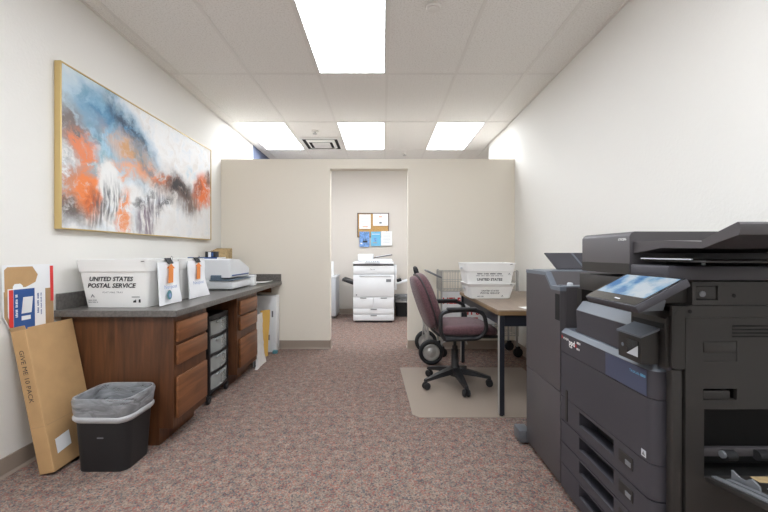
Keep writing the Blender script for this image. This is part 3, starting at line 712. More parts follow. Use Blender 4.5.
flat([(0, 0), (.055, 0), (.065, .085), (.01, .085), (.01, .081), (.061, .081), (.0515, .004), (.0045, .004), (.010, .081), (.01, .085)][::1], t, q, U, V, 'white', 'emblem_outline')
flat([(.012, .075), (.045, .048), (.056, .075), (.05, .04), (.046, .012), (.036, .006), (.018, .045), (.01, .07)], t, q+Vector((.0003, 0, 0)), U, V, 'white', 'eagle_emblem')
fine_print(t, P(.048, .795)+Vector((.0009, 0, 0)), V, -U, .12, .013, 'white', 14); flat([(0, 0), (.05, 0), (.05, .022), (0, .022)], t, P(.068, .775)+Vector((.0008, 0, 0)), U, V, 'white', 'white_print')
fine_print(t, P(.168, .80), V, -U, .11, .011, 'usblue', 17); fine_print(t, P(.185, .79), V, -U, .12, .008, 'usblue', 21)

# ================================================================== WASTEBASKET
def wastebasket(loc, W, D, h, lab, rz=0):
    t = thing('wastebasket', lab, 'wastebasket', loc, rz)
    def ring(z, g=0.): k = 1-.15*(1-z/h); return rrect(W*k+2*g, D*k+2*g, .055*k+g*.5, 7, 0, 0, z)
    MB().loft([ring(.008, -.004), ring(h*.5, -.004), ring(h, -.004), ring(h, .004), ring(h-.012, .004), ring(h-.014, 0), ring(h*.5), ring(.0)], True, True).build('bin', 'binblack', t, 40)
    # liner folded over the rim with a wrinkled hem
    def wr(z, g, amp, seed):
        out = []
        for p in ring(z, g):
            nn = mnoise.noise(Vector((p.x*22+seed, p.y*22, z*30))); out.append(Vector((p.x*(1+.02*amp*nn), p.y*(1+.02*amp*nn), p.z+.012*amp*mnoise.noise(Vector((p.x*9, p.y*9, seed))))))
        return out
    MB().loft([wr(h*.35, -.02, 1, 1), wr(h*.7, -.012, .7, 2), wr(h-.01, -.007, .3, 3), wr(h+.005, -.003, .2, 4), wr(h+.006, .006, .2, 4), wr(h-.01, .012, .3, 5), wr(h-.04, .010, .8, 6), wr(h-.07, .009, .8, 9), wr(h-.09, .007, .8, 7)], False, False).build('bin_liner', 'liner', t, 60)
    MB().loft([wr(h-.086, .008, .8, 7), wr(h-.092, .0125, .7, 7), wr(h-.102, .0135, .6, 8), wr(h-.112, .010, .6, 7), wr(h-.118, .005, .6, 7)], False, False).build('liner_hem', 'hem', t, 60)
    return t
tb = wastebasket((-1.452, 2.03, .001), .30, .25, .375, 'black wastebasket with translucent bag standing before the wooden cabinet')
MB().box(-.012, .02, -.1165, -.1145, .175, .181, 0, 1).build('moulded_mark', 'greyink', tb, 0)

# ================================================================== TABLE
TX0, TX1, TY0, TY1, TZ = .79, 1.535, 2.56, 3.86, .734
t = thing('work_table', 'brown laminate table with dark steel legs against right wall', 'table', (1.16, 3.21, 0))
MB(t).box(TX0, TX1, TY0, TY1, TZ-.008, TZ, .001, 1).build('table_top', 'tabletop', t, 0)
MB(t).box(TX0, TX1, TY0, TY1, TZ-.036, TZ-.0082, .003, 1).build('edge_band', 'tableedge', t, 0)
ap = .03
for (a, b_, c_, d) in ((TX0+ap, TX1-ap, TY0+ap, TY0+ap+.02), (TX0+ap, TX1-ap, TY1-ap-.02, TY1-ap), (TX0+ap, TX0+ap+.02, TY0+ap+.021, TY1-ap-.021), (TX1-ap-.02, TX1-ap, TY0+ap+.021, TY1-ap-.021)):
    MB(t).box(a, b_, c_, d, TZ-.115, TZ-.0365).build('apron', 'navy', t, 0)
for x in (TX0+.012, TX1-.045):
    for y in (TY0+.008, TY1-.04):
        l = MB(t).box(x, x+.033, y, y+.033, .012, TZ-.0365, .002, 1).build('leg', 'navy', t, 0)
        MB(t).box(x-.004, x-.0005, y+.002, y+.031, .02, TZ-.04).build('chrome_strip', 'steel', t, 0).parent = l
        MB(t).lathe((x+.016, y+.016, 0), (0, 0, 1), [(0, .0045 if x < 1.2 else 0), (.014, .0045 if x < 1.2 else 0), (.012, .012), (0, .012)], 12).build('glide', 'blackpl', t).parent = l
tag(MB().sheet((1.0, 2.62, TZ+.002), (.12, .02, 0), (-.02, .09, 0), 1, 1, .002).build('paper_slip', 'paper', None, 0), 'small white paper slip at the near end of the brown table', 'paper')

# ================================================================== CHAIR MAT
b = MB(); pl = [(.165, 3.67), (.205, 2.60), (.25, 2.555), (1.36, 2.555), (1.36, 3.67)]
b.prism(pl, .001, .004, 'z')
tag(b.build('chair_mat', 'mat', None, 0), 'clear beige plastic mat on the carpet under the office chair', 'floor mat')

# ================================================================== OFFICE CHAIR  (local: faces +x)
ch = thing('office_chair', 'maroon fabric office chair with black armrests on a five-star base', 'chair', (.615, 3.2, .0045), R(5))
for k in range(5):
    a = R(-88+72*k); d = Vector((math.cos(a), math.sin(a), 0)); p = Vector((-d.y, d.x, 0))
    b = MB(); r0 = [d*.03+p*.034+Vector((0, 0, .10)), d*.03-p*.034+Vector((0, 0, .10)), d*.03-p*.034+Vector((0, 0, .15)), d*.03+p*.034+Vector((0, 0, .15))]
    r1 = [d*.17+p*.027+Vector((0, 0, .085)), d*.17-p*.027+Vector((0, 0, .085)), d*.17-p*.023+Vector((0, 0, .118)), d*.17+p*.023+Vector((0, 0, .118))]
    r2 = [d*.30+p*.017+Vector((0, 0, .064)), d*.30-p*.017+Vector((0, 0, .064)), d*.295-p*.013+Vector((0, 0, .085)), d*.295+p*.013+Vector((0, 0, .085))]
    b.loft([r0, r1, r2]); leg = b.build('base_leg', 'blackpl', ch, 50)
    b = MB(); e = d*.285
    for s_ in (-1, 1): b.lathe(e+p*(.006*s_)+Vector((0, 0, .0297)), p*s_, [(0, 0), (.026, 0), (.0295, .004), (.0295, .015), (.022, .022), (0, .023)], 16)
    b.cyl(e+Vector((0, 0, .03)), e+Vector((0, 0, .075)), .009, n=10); b.build('caster', 'rubber', leg, 40)
b = MB(); b.lathe((0, 0, 0), (0, 0, 1), [(0, .075), (.04, .075), (.045, .1), (.04, .155), (.032, .17), (.032, .30), (.024, .305), (.024, .33), (.014, .335), (.014, .42), (0, .42)], 20); b.build('gas_column', 'blackpl', ch)
MB().box(-.1, .13, -.09, .09, .405, .435, .01).build('tilt_mechanism', 'blackpl', ch, 30)
MB().tube([(.03, -.08, .42), (.03, -.2, .415), (.03, -.24, .4)], .006, 8).build('lever', 'steel', ch)
def cushion(hx, hy, hz, e=4., n=28, mrings=14):
    """superellipsoid, flat-ish cushion"""
    def pw(v, q): return math.copysign(abs(v)**q, v)
    rings = []
    for j in range(mrings+1):
        ph = -math.pi/2+math.pi*j/mrings; cz, sz_ = pw(math.cos(ph), .55), pw(math.sin(ph), .7)
        rings.append([Vector((hx*cz*pw(math.cos(2*math.pi*i/n), 2/e), hy*cz*pw(math.sin(2*math.pi*i/n), 2/e), hz*sz_)) for i in range(n)])
    return rings
rg = cushion(.255, .245, .055)
def seatbend(p):
    q = p.copy(); u = q.x/.255
    q.z += -.022*max(0, u)**3+.012*(abs(q.y)/.245)**3-.005
    return q+Vector((.07, 0, .496))
MB().loft([[seatbend(p) for p in r] for r in rg]).build('seat', 'maroon', ch, 60)
b = MB(); rg2 = cushion(.262, .252, .016)
MB().loft([[p+Vector((.07, 0, .452-.018*max(0, (p.x/.255))**3)) for p in r] for r in rg2]).build('seat_pan', 'blackpl', ch, 60)
rg = cushion(.056, .225, .235, 3.2)
def backbend(p, ox=0.):
    z = p.z; taper = 1-.14*max(0, z/.235)**2
    return Vector((p.x-.012*(1-(p.y/.225)**2)+ox, p.y*taper, z))
mb_ = Matrix.Translation(Vector((-.235, 0, .73))) @ Matrix.Rotation(R(-19), 4, 'Y')
MB().loft([[mb_ @ backbend(p) for p in r] for r in rg]).build('backrest', 'maroon', ch, 60)
rg = cushion(.04, .215, .225, 3.2)
MB().loft([[mb_ @ backbend(p, -.046) for p in r] for r in rg]).build('back_shell', 'maroon', ch, 60)
b = MB(); e_ = []
for k in range(40):
    a = 2*math.pi*k/40; c_, s_ = math.cos(a), math.sin(a)
    p = Vector((-.008, .226*math.copysign(abs(c_)**.62, c_), .236*math.copysign(abs(s_)**.62, s_))); e_.append(mb_ @ backbend(p, -.014))
b.tube(e_, .006, 6, True); b.build('back_piping', 'blackpl', ch, 60)
MB().sheet((-.245, -.04, .58), (0, .08, 0), (.15, 0, -.15), 1, 6, .012, lambda u, v: Vector((-.012*math.sin(v*math.pi), 0, -.02*math.sin(v*math.pi)))).build('back_support', 'blackpl', ch, 40)
for s_ in (-1, 1):
    y = s_*.268
    pts = fillet([(-.15, y*.93, .44), (-.19, y, .50), (-.19, y, .65), (-.12, y, .672), (.08, y, .676), (.16, y, .645), (.183, y, .52), (.13, y*.93, .445), (-.15, y*.93, .44)], .06, 6)
    b = MB(); b.tube(pts, .0165, 8); arm = b.build('armrest', 'blackpl', ch, 60)
    MB().box(-.14, .10, y-.025, y+.025, .672, .696, .01, 3).build('arm_pad', 'blackpl', arm, 40)

# ================================================================== HAND TRUCK
t = thing('hand_truck', 'hand truck with two black pneumatic wheels behind the office chair', 'hand truck', (.45, 4.0, 0))
yA, yB = 3.835, 4.175
lean = lambda z: .49-.155*(z-.12)
MB(t).cyl((.485, 3.74, .127), (.485, 4.27, .127), .009, n=10).build('axle', 'steel', t)
for yw, s_ in ((3.775, -1), (4.235, 1)):
    wh = MB(t).lathe((.485, yw-.03, .127), (0, 1, 0), [(.086, .012), (.09, .005), (.105, 0), (.118, .006), (.125, .018), (.126, .03), (.125, .042), (.118, .054), (.105, .06), (.09, .055), (.086, .048), (.086, .012)], 32).build('wheel', 'rubber', t, 50)
    MB(t).lathe((.485, yw-.026, .127), (0, 1, 0), [(0, -.016), (.012, -.016), (.016, -.008), (.034, -.006), (.04, .0), (.055, .004), (.066, -.001), (.078, .0), (.0855, .008), (.0855, .044), (.078, .05), (.055, .048), (.034, .058), (.012, .066), (0, .066)], 28).build('hub', 'hub', wh, 40)
pts = [(lean(.05), yA, .05), (lean(.8), yA, .8), (lean(.96)-.01, yA+.05, .955), (lean(.97)-.015, (yA+yB)/2, .97), (lean(.96)-.01, yB-.05, .955), (lean(.8), yB, .8), (lean(.05), yB, .05)]
MB(t).tube(fillet(pts, .07, 5), .0125, 10).build('frame_tube', 'steel', t)
MB(t).tube(fillet([(lean(.82)-.001, yA+.001, .83), (lean(.96)-.012, yA+.05, .958), (lean(.97)-.017, (yA+yB)/2, .972), (lean(.96)-.012, yB-.05, .958), (lean(.82)-.001, yB-.001, .83)], .06, 5), .0185, 10).build('rubber_grip', 'rubber', t)
for z in (.25, .45, .65): MB(t).cyl((lean(z), yA, z), (lean(z), yB, z), .008, n=8).build('cross_bar', 'steel', t)
for y in (yA, yB): MB(t).tube([(lean(.34), y, .34), (.44, y, .2), (.485, y, .127)], .008, 8).build('axle_bracket', 'steel', t)
MB(t).box(.5, .56, yA-.03, yB+.03, .004, .012, .002, 1).build('toe_plate', 'steel', t, 0)

# ================================================================== WIRE CART
t = thing('wire_cart', 'chrome wire mail cart with basket shelf behind the table', 'wire cart', (.97, 4.17, 0))
wx0, wx1, wy0, wy1 = .62, 1.46, 4.03, 4.33
def wires(b, pts, r=.0022, n=5): b.tube(pts, r, n)
def basket(z0, z1, name, side=.036):
    b = MB(t); c4 = [(wx0, wy0), (wx1, wy0), (wx1, wy1), (wx0, wy1)]
    for z, r in ((z0, .004), (z1, .004), ((z0+z1)/2, .0022)):
        b.tube([(x, y, z) for x, y in c4], r, 6, True)
    nx = int((wx1-wx0)/side)
    for i in range(nx+1):
        x = wx0+(wx1-wx0)*i/nx
        for y in (wy0, wy1): wires(b, [(x, y, z0), (x, y, z1)])
        wires(b, [(x, wy0, z0), (x, wy1, z0)])
    ny = int((wy1-wy0)/side)
    for j in range(ny+1):
        y = wy0+(wy1-wy0)*j/ny
        for x in (wx0, wx1): wires(b, [(x, y, z0), (x, y, z1)])
        if j % 3 == 0: wires(b, [(wx0, y, z0), (wx1, y, z0)])
    o = b.build(name, 'chrome', t, 60); o['kind'] = 'stuff'; return o
basket(.715, .925, 'upper_basket'); basket(.235, .36, 'lower_basket')
for x in (wx0+.012, wx1-.012):
    for y in (wy0+.012, wy1-.012):
        MB(t).cyl((x, y, .11), (x, y, .94), .011, n=10).build('post', 'chrome', t)
        b = MB(t); b.lathe((x+.01, y-.013, .052), (0, 1, 0), [(0, 0), (.042, 0), (.051, .006), (.051, .02), (.042, .026), (0, .026)], 20)
        b.box(x-.01, x+.03, y-.018, y-.014, .04, .112); b.box(x-.01, x+.03, y+.014, y+.018, .04, .112); b.box(x-.012, x+.03, y-.018, y+.018, .105, .115)
        b.build('caster', 'rubber', t, 40)
MB(t).tube(fillet([(wx0+.012, wy0, .86), (wx0-.135, wy0, .93), (wx0-.135, wy1, .93), (wx0+.012, wy1, .86)], .03), .01, 8).build('push_handle', 'grey', t)
MB(t).tube([(wx0+.02, wy0+.005, .16), (wx1-.02, wy0+.005, .40)], .004, 6).build('brace', 'chrome', t)
# board with red letters held in the cart
t = thing('sign_board', 'white board with large red letters standing in the wire cart', 'sign', (.9, 4.16, .242))
MB(t).box(.65, 1.24, 4.15, 4.16, .242, .70, .002, 1).build('board', 'white', t, 0)
for s_, x, z in (('HELP', .66, .565), ('IT\'S', .93, .445), ('IT', .97, .345)):
    lettering(s_, .095, 'redink', t, (x, 4.1492, z), (1, 0, 0), (0, 0, 1), bold=.03)

# ================================================================== BACK ROOM
t = thing('white_copier', 'tall white office copier standing in the back room beyond the doorway', 'copier', (-.15, 6.35, 0))
a0, a1, f0, f1 = -.483, .180, 6.04, 6.68
MB(t).box(a0, a1, f0+.02, f1, .03, .92, .01).build('body', 'copw', t, 30)
MB(t).box(a0+.03, a1-.03, f0+.05, f1-.03, .0, .03).build('plinth', 'mfp', t, 0)
MB(t).box(a0+.002, a1-.002, f0, f0+.019, .785, .92, .006).build('upper_front', 'copw', t, 30)
MB(t).box(a0+.002, a1-.002, f0-.004, f0+.019, .418, .775, .008).build('front_door', 'copw', t, 30)
MB(t).box(a0+.1, a1-.06, f0-.012, f0-.0042, .745, .768, .003).build('door_grip', 'copg', t, 30)
for (u0, u1) in ((a0+.002, -.157), (-.153, a1-.002)):
    d = MB(t).box(u0, u1, f0, f0+.019, .235, .412, .005).build('drawer', 'copw', t, 30)
    MB(t).box((u0+u1)/2-.05, (u0+u1)/2+.05, f0-.008, f0-.0002, .392, .406, .002).build('drawer_grip', 'grey', t, 0).parent = d
for z0_, z1_ in ((.135, .229), (.035, .129)):
    d = MB(t).box(a0+.002, a1-.002, f0, f0+.019, z0_, z1_, .005).build('drawer', 'copw', t, 30)
    MB(t).box(-.2, -.1, f0-.008, f0-.0002, z1_-.02, z1_-.004, .002).build('drawer_grip', 'grey', t, 0).parent = d
MB(t).box(.05, .13, f0-.006, f0-.0042, .66, .705).build('model_label', 'grey', t, 0)
MB(t).box(a0+.045, a0+.065, f0-.006, f0-.0042, .44, .46).build('small_label', 'grey', t, 0)
lettering('Canon', .032, 'greyink', t, (-.17, f0-.001, .855), (1, 0, 0), (0, 0, 1), align='CENTER')
MB(t).box(a0, a1-.01, f0, f1, .921, .945, .004).build('scanner_seam', 'mfp', t, 30)
MB(t).box(a0-.005, a1-.005, f0-.02, f1, .946, .985, .01).build('scanner_bed', 'copw', t, 30)
MB(t).box(-.29, -.05, f0-.035, f0+.06, .962, .988, .004, 2, rot_about((0, f0, .97), 'X', 12)).build('control_panel', 'copg', t, 30)
b = MB(t)
for k in range(6): b.box(-.27+k*.035, -.25+k*.035, f0-.02, f0+.03, .986, .990, 0, 1, rot_about((0, f0, .97), 'X', 12))
b.build('panel_keys', 'grey', t, 0)
MB(t).box(a0+.07, -.16, f0+.10, f1-.05, .986, 1.11, .02, 3).build('document_feeder', 'copw', t, 30)
MB(t).box(-.159, a1-.03, f0+.10, f1-.05, .986, 1.03, .012, 3).build('feeder_base', 'copw', t, 30)
MB(t).box(-.155, a1-.02, f0+.14, f1-.1, 1.04, 1.052, .003, 1, rot_about((-.155, f0, 1.04), 'Y', -9)).build('feeder_tray', 'mfp', t, 0)
MB(t).box(-.12, a1-.04, f0+.2, f1-.2, 1.054, 1.062, .002, 1, rot_about((-.155, f0, 1.04), 'Y', -9)).build('feeder_guide', 'copw', t, 0)
MB(t).box(a1+.001, a1+.045, f0+.1, f1-.1, .52, .93, .01).build('side_unit', 'copw', t, 30)
MB(t).box(a1+.046, a1+.25, f0+.15, f1-.2, .60, .625, .008, 2, rot_about((a1+.046, f0, .60), 'Y', -17)).build('bypass_tray', 'copw', t, 30)
MB(t).box(a1+.07, a1+.15, f0+.2, f1-.3, .632, .68, .01, 2, rot_about((a1+.046, f0, .60), 'Y', -17)).build('bypass_guide', 'blackpl', t, 30)
b = MB(t); b.box(a0-.21, a0-.001, f0+.1, f1-.15, .60, .65, .015, 3, rot_about((a0, f0, .60), 'Y', 20)); b.build('output_tray', 'blackpl', t, 30)

bx = lambda px: (px-CX)*YE/F_PX
bz = lambda py: CAMZ-(py-CY)*YE/F_PX
t = thing('cork_board', 'cork notice board in a dark wood frame on the far wall', 'notice board', ((bx(357)+bx(389))/2, YE-.01, bz(236)))
cx_0, cx_1, cz_0, cz_1 = bx(357.3), bx(389), bz(237.5), bz(213)
MB(t).box(cx_0+.012, cx_1-.012, YE-.012, YE-.002, cz_0+.012, cz_1-.012).build('cork_panel', 'cork', t, 0)
for q in ((cx_0, cx_1, cz_1-.016, cz_1), (cx_0, cx_1, cz_0, cz_0+.016), (cx_0, cx_0+.016, cz_0+.016, cz_1-.016), (cx_1-.016, cx_1, cz_0+.016, cz_1-.016)):
    MB(t).box(q[0], q[1], YE-.02, YE-.002, q[2], q[3]).build('frame_rail', 'dkwood', t, 0)
def notice(p0, p1, q0, q1, m, lab, marks=()):
    t = thing('pinned_paper', lab, 'paper', ((bx(p0)+bx(p1))/2, YE-.024, bz(q1)), 0, 'papers pinned to the cork board')
    X0, X1, Z0, Z1 = bx(p0), bx(p1), bz(q1), bz(q0)
    MB(t).sheet((X0, YE-.026, Z0), (X1-X0, 0, 0), (0, 0, Z1-Z0), 4, 6, .002, lambda u, v: .008*(1-v)**2*math.sin(u*3)).build('sheet', m, t, 40)
    MB(t).lathe(((X0+X1)/2, YE-.03, Z1-.015), (0, -1, 0), [(0, 0), (.004, 0), (.004, .006), (.006, .007), (.006, .01), (0, .011)], 8).build('push_pin', 'grey', t)
    for (u0, u1, v0, v1, mm) in marks:
        MB(t).box(X0+(X1-X0)*u0, X0+(X1-X0)*u1, YE-.0385, YE-.0375, Z0+(Z1-Z0)*v0, Z0+(Z1-Z0)*v1).build('print', mm, t, 0)
lines = lambda n, a, b_, mm='copg': [(.15, .85, a+(b_-a)*k/n, a+(b_-a)*k/n+.02, mm) for k in range(n)]
notice(359.3, 370.8, 214.5, 229, 'paper', 'plain typed white notice at upper left of cork board', lines(6, .3, .9)+[(.3, .75, .12, .17, 'orange')])
notice(373, 388, 213.9, 225.9, 'paper', 'white notice with small dark emblem at upper right of cork board', lines(3, .5, .8)+[(.42, .58, .18, .32, 'grey'), (.4, .6, .72, .78, 'orange')])
notice(359.6, 369.4, 231.7, 246.8, 'seablue', 'blue flyer with dark ship picture at lower left of cork board', [(.35, .8, .28, .4, 'navy'), (.42, .48, .4, .55, 'navy'), (.62, .7, .4, .5, 'navy'), (.1, .3, .18, .26, 'paper')])
notice(371, 380.8, 231.7, 246, 'skyblue', 'bright turquoise flyer in the lower middle of cork board', [(.2, .6, .2, .25, 'tan'), (.3, .55, .32, .55, 'seablue'), (.1, .9, .8, .84, 'paper')])
notice(381.2, 392, 231.2, 245.5, 'paper', 'white typed flyer at lower right of cork board edge', lines(7, .2, .9))
# low white cabinet and things at its side
t = thing('low_cabinet', 'low pale grey cabinet at the left of the back room', 'cabinet', (-1.3, 6.65, 0))
MB(t).box(-1.80, -.805, 6.42, 6.90, .04, .70, .004).build('body', 'copg', t, 30)
MB(t).box(-1.82, -.795, 6.405, 6.90, .701, .73, .004).build('top_panel', 'copw', t, 30)
MB(t).box(-1.78, -.83, 6.46, 6.88, 0, .04).build('plinth', 'grey', t, 0)
for k in range(2): 
    d = MB(t).box(-1.795+k*.495, -1.305+k*.495, 6.40, 6.419, .05, .69, .003).build('door', 'copg', t, 30)
    MB(t).box(-1.34+k*.06, -1.32+k*.06, 6.385, 6.3998, .5, .6, .002).build('handle', 'steel', t, 0).parent = d
tag(MB().box(-1.12, -.865, 6.52, 6.58, .7315, .98, .004).build('file_folder_box', 'white', None, 30), 'white file box standing on the low pale cabinet', 'box')
wb = wastebasket((.36, 6.72, .001), .30, .26, .37, 'dark wastebasket with clear liner in the back room beside white copier')

# ================================================================== BLACK COPIER (front faces the aisle, -x)
X0, X1, Y0, Y1 = .84, 1.50, 1.13, 1.735
t = thing('office_copier', 'large charcoal multifunction copier with tilted touchscreen in the right foreground', 'copier', (1.17, 1.43, 0))
def corner(xa, ya, yb, r=.032, back=.93):
    """plan outline of a front cover whose near corner is rounded"""
    pts = [(back, yb), (X0, yb)]
    for k in range(7):
        a = R(180+90*k/6); pts.append((X0+r+r*math.cos(a), ya+r+r*math.sin(a)))
    return pts+[(back, ya)]
G = .0025
# core
b = MB(t); b.box(.932, X1, Y0+.09, Y1, .03, .765); b.build('body', 'mfp_d', t, 0)
b = MB(t); b.box(1.28, X1, Y0+.002, Y1, .766, .965); b.box(.875, 1.28, Y0+.002, Y0+.012, .78, .965); b.box(.90, 1.279, Y1-.04, Y1, .766, .965); b.build('upper_body', 'mfp_d', t, 0)
MB(t).box(.87, 1.279, Y0+.013, Y1-.041, .766, .785, .003).build('output_deck', 'mfp', t, 30)
# logo strip
b = MB(t); b.prism(corner(X0, Y0+.036, Y1+.028), .668, .755, 'z'); s_strip = b.build('front_strip', 'mfp', t, 30)
b = MB(t); pl = corner(X0, Y0+.036, Y1+.028)
inner = [(x+.018 if x < .9 else x, max(y, Y0+.052) if x < .9 else y) for x, y in pl]
b.loft([[Vector((x, y, .7552)) for x, y in pl], [Vector((x, y, .774)) for x, y in inner]]); b.build('strip_ledge', 'mfp_l', t, 30)  # lighter colour carries the reflection along the ledge
flat([(0, 0), (.22, 0), (.22, .082), (0, .082)], t, (X0-.0008, 1.41, .671), (0, -1, 0), (0, 0, 1), 'mfp_b', 'blue_plate')
# lettering on the strip reads along -y (seen from the aisle)
L = lambda s_, size, m_, y, z, wd=None, **k: lettering(s_, size, m_, t, (X0-.0018, y, z), (0, -1, 0), (0, 0, 1), width=wd, **k)
flat([(0, 0), (.012, .009), (0, .018)], t, (X0-.0008, 1.755, .727), (0, -1, 0), (0, 0, 1), 'redink', 'logo_mark')
L('KYOCERA', .014, 'paper', 1.738, .729, .05, bold=.02); L('ppd', .034, 'paper', 1.685, .716, .05, bold=.03); L('X', .02, 'redink', 1.634, .716, .02, bold=.03)
fine_print(t, (X0-.0015, 1.618, .734), (0, -1, 0), (0, 0, 1), .03, .01, 'paper', 5); fine_print(t, (X0-.0015, 1.62, .708), (0, -1, 0), (0, 0, 1), .026, .009, 'paper', 5); fine_print(t, (X0-.0015, 1.68, .703), (0, -1, 0), (0, 0, 1), .024, .008, 'paper', 4)
L('TASKalfa', .012, 'skyblue', 1.272, .727, .05); fine_print(t, (X0-.0015, 1.218, .727), (0, -1, 0), (0, 0, 1), .024, .009, 'skyblue', 5)
# large front door
b = MB(t); b.prism(corner(X0, Y0+.036, Y1+.028), .462, .668-G, 'z'); b.build('front_door', 'mfp', t, 30)
MB(t).box(X0-.0035, X0-.0005, 1.70, 1.715, .36, .50).build('door_edge_grip', 'mfp_d', t, 0)
# four paper drawers with deep grip slots
zb = [.462, .347, .246, .145, .03]
for k in range(4):
    za, zc = zb[k+1]+G, zb[k]-G
    s0, s1 = (.388, .446) if k == 0 else (zb[k]-.063, zb[k]-.009)
    b = MB(t)
    b.prism(corner(X0, Y0+.036, 1.362), za, zc, 'z')
    b.box(X0, .93, 1.602, Y1+.028, za, zc); b.box(X0, .93, 1.362, 1.602, s1, zc)
    b.prism([(X0, za), (X0, s0), (X0+.008, s0+.002), (.915, s0-.025), (.915, za)], 1.362, 1.602, 'y')
    d = b.build('paper_drawer', 'mfp', t, 30)
    MB(t).box(.916, .929, 1.362, 1.602, za, s1).build('slot_back', 'pit', t, 0).parent = d
    if k < 3:
        MB(t).box(X0-.003, X0-.0005, 1.255, 1.33, (za+zc)/2-.012, (za+zc)/2+.03, .001, 1).build('size_window', 'mfp_d', t, 0).parent = d
        MB(t).box(X0-.0055, X0-.0035, 1.262, 1.29, (za+zc)/2-.004, (za+zc)/2+.012).build('size_dial', 'grey', t, 0).parent = d
flat([(0, 0), (.022, 0), (.022, .022), (0, .022)], t, (X0-.0008, 1.215, .472), (0, -1, 0), (0, 0, 1), 'copg', 'white_sticker')
flat([(.004, .005), (.018, .005), (.011, .018)], t, (X0-.0016, 1.215, .472), (0, -1, 0), (0, 0, 1), 'grey', 'sticker_mark')
# block behind the strip and near column
b = MB(t); b.prism([(.868, .776), (.864, .872), (.893, .912), (1.0, .915), (1.0, .776)], 1.305, 1.672, 'y'); b.build('inner_cover', 'mfp', t, 30)
b = MB(t); b.prism([(.868, .874), (.8635, .874), (.893, .9135), (.897, .9128)], 1.308, 1.67, 'y'); b.build('bevel_strip', 'mfp_l', t, 0)
b = MB(t); b.prism([(.864, .776), (.864, .925), (.885, .945), (.93, .95), (.93, .776)], Y0+.013, 1.302, 'y'); b.build('near_column', 'mfp_d', t, 30)
MB(t).box(.860, .8635, 1.15, 1.29, .895, .909).build('column_slot', 'pit', t, 0)
b = MB(t); b.prism([(.805, .78), (.805, .862), (.858, .885), (.858, .78)], 1.165, 1.278, 'y'); cr = b.build('card_reader', 'mfp_d', t, 30)
b = MB(t); b.prism([(.8, .862), (.8, .868), (.86, .893), (.86, .886)], 1.161, 1.281, 'y'); b.build('reader_top', 'mfp_l', t, 0).parent = cr
MB(t).box(.8025, .8048, 1.178, 1.232, .798, .848).build('reader_display', 'glass', t, 0).parent = cr
flat([(0, 0), (.055, 0), (.055, .036)], t, (.8018, 1.231, .799), (0, -1, 0), (0, 0, 1), 'copg', 'display_triangle', cr); MB(t).cyl((.803, 1.255, .822), (.8048, 1.255, .822), .006, n=12).build('reader_led', 'mfp_l', t).parent = cr  # pale triangle laid across the reader display
# side wall facing the camera
side_holes = [(.967, 1.07, .80, .861), (.967, 1.07, .683, .717), (.97, X1-.03, .447, .655)]
b = MB(t); b.panel(.9145, X1, .03, .932, side_holes, Y0, Y0+.012, 'y'); sp_ = b.build('side_panel', 'mfp_d', t, 0)
for hx0, hx1, hz0, hz1, nm in ((.967, 1.07, .80, .861, 'grip_pocket'), (.967, 1.07, .683, .717, 'latch_pocket')):
    b = MB(t); b.box(hx0-.004, hx1+.004, Y0+.03, Y0+.034, hz0-.004, hz1+.004); b.box(hx0-.004, hx0-.0005, Y0+.0125, Y0+.03, hz0, hz1); b.box(hx1+.0005, hx1+.004, Y0+.0125, Y0+.03, hz0, hz1)
    b.build(nm, 'pit', t, 0).parent = sp_
MB(t).box(.969, 1.068, Y0-.001, Y0+.02, .826, .858, .003).build('grip_bar', 'mfp_d', t, 30).parent = sp_
MB(t).box(.969, 1.045, Y0+.004, Y0+.025, .803, .818, .002).build('grip_lip', 'grey', t, 30).parent = sp_
MB(t).box(.969, 1.05, Y0+.001, Y0+.02, .684, .71, .002).build('latch_bar', 'mfp_d', t, 30).parent = sp_
for k in range(4): MB(t).box(1.055, 1.40, Y0-.002, Y0-.0002, .873+k*.0105, .877+k*.0105).build('vent_slot', 'pit', t, 0).parent = sp_
MB(t).box(.878, .910, Y0+.004, Y0+.033, .03, .772, .006).build('corner_strip', 'mfp_d', t, 30)
b = MB(t); b.prism([(.88, .775), (.88, .94), (.892, .955), (.93, .968), (X1, .968), (X1, .936), (.913, .936), (.913, .775)], Y0+.001, Y0+.0118, 'y'); b.build('upper_side', 'mfp_d', t, 0)
MB(t).panel(.935, X1, .97, 1.04, [(.945, 1.012, .985, 1.028)], Y0, Y0+.02, 'y').build('scanner_side', 'mfp_d', t, 0)
MB(t).box(.947, 1.01, Y0+.003, Y0+.018, .987, 1.026, .002).build('lock_plate', 'mfp_d', t, 30)
MB(t).lathe((.966, Y0+.003, 1.003), (0, -1, 0), [(0, 0), (.009, 0), (.009, .004), (.006, .005), (0, .005)], 16).build('key_lock', 'grey', t)
b = MB(t)
for hx, hz, yy in ((1.06, .998, Y0), (.928, .95, Y0+.001)): b.lathe((hx, yy-.0002, hz), (0, -1, 0), [(0, 0), (.006, 0), (.006, .001), (0, .001)], 14)
b.build('screw_hole', 'pit', t)
MB(t).box(.86, X1, Y0+.021, 1.64, .97, 1.04, .006).build('scanner_body', 'mfp_d', t, 30)
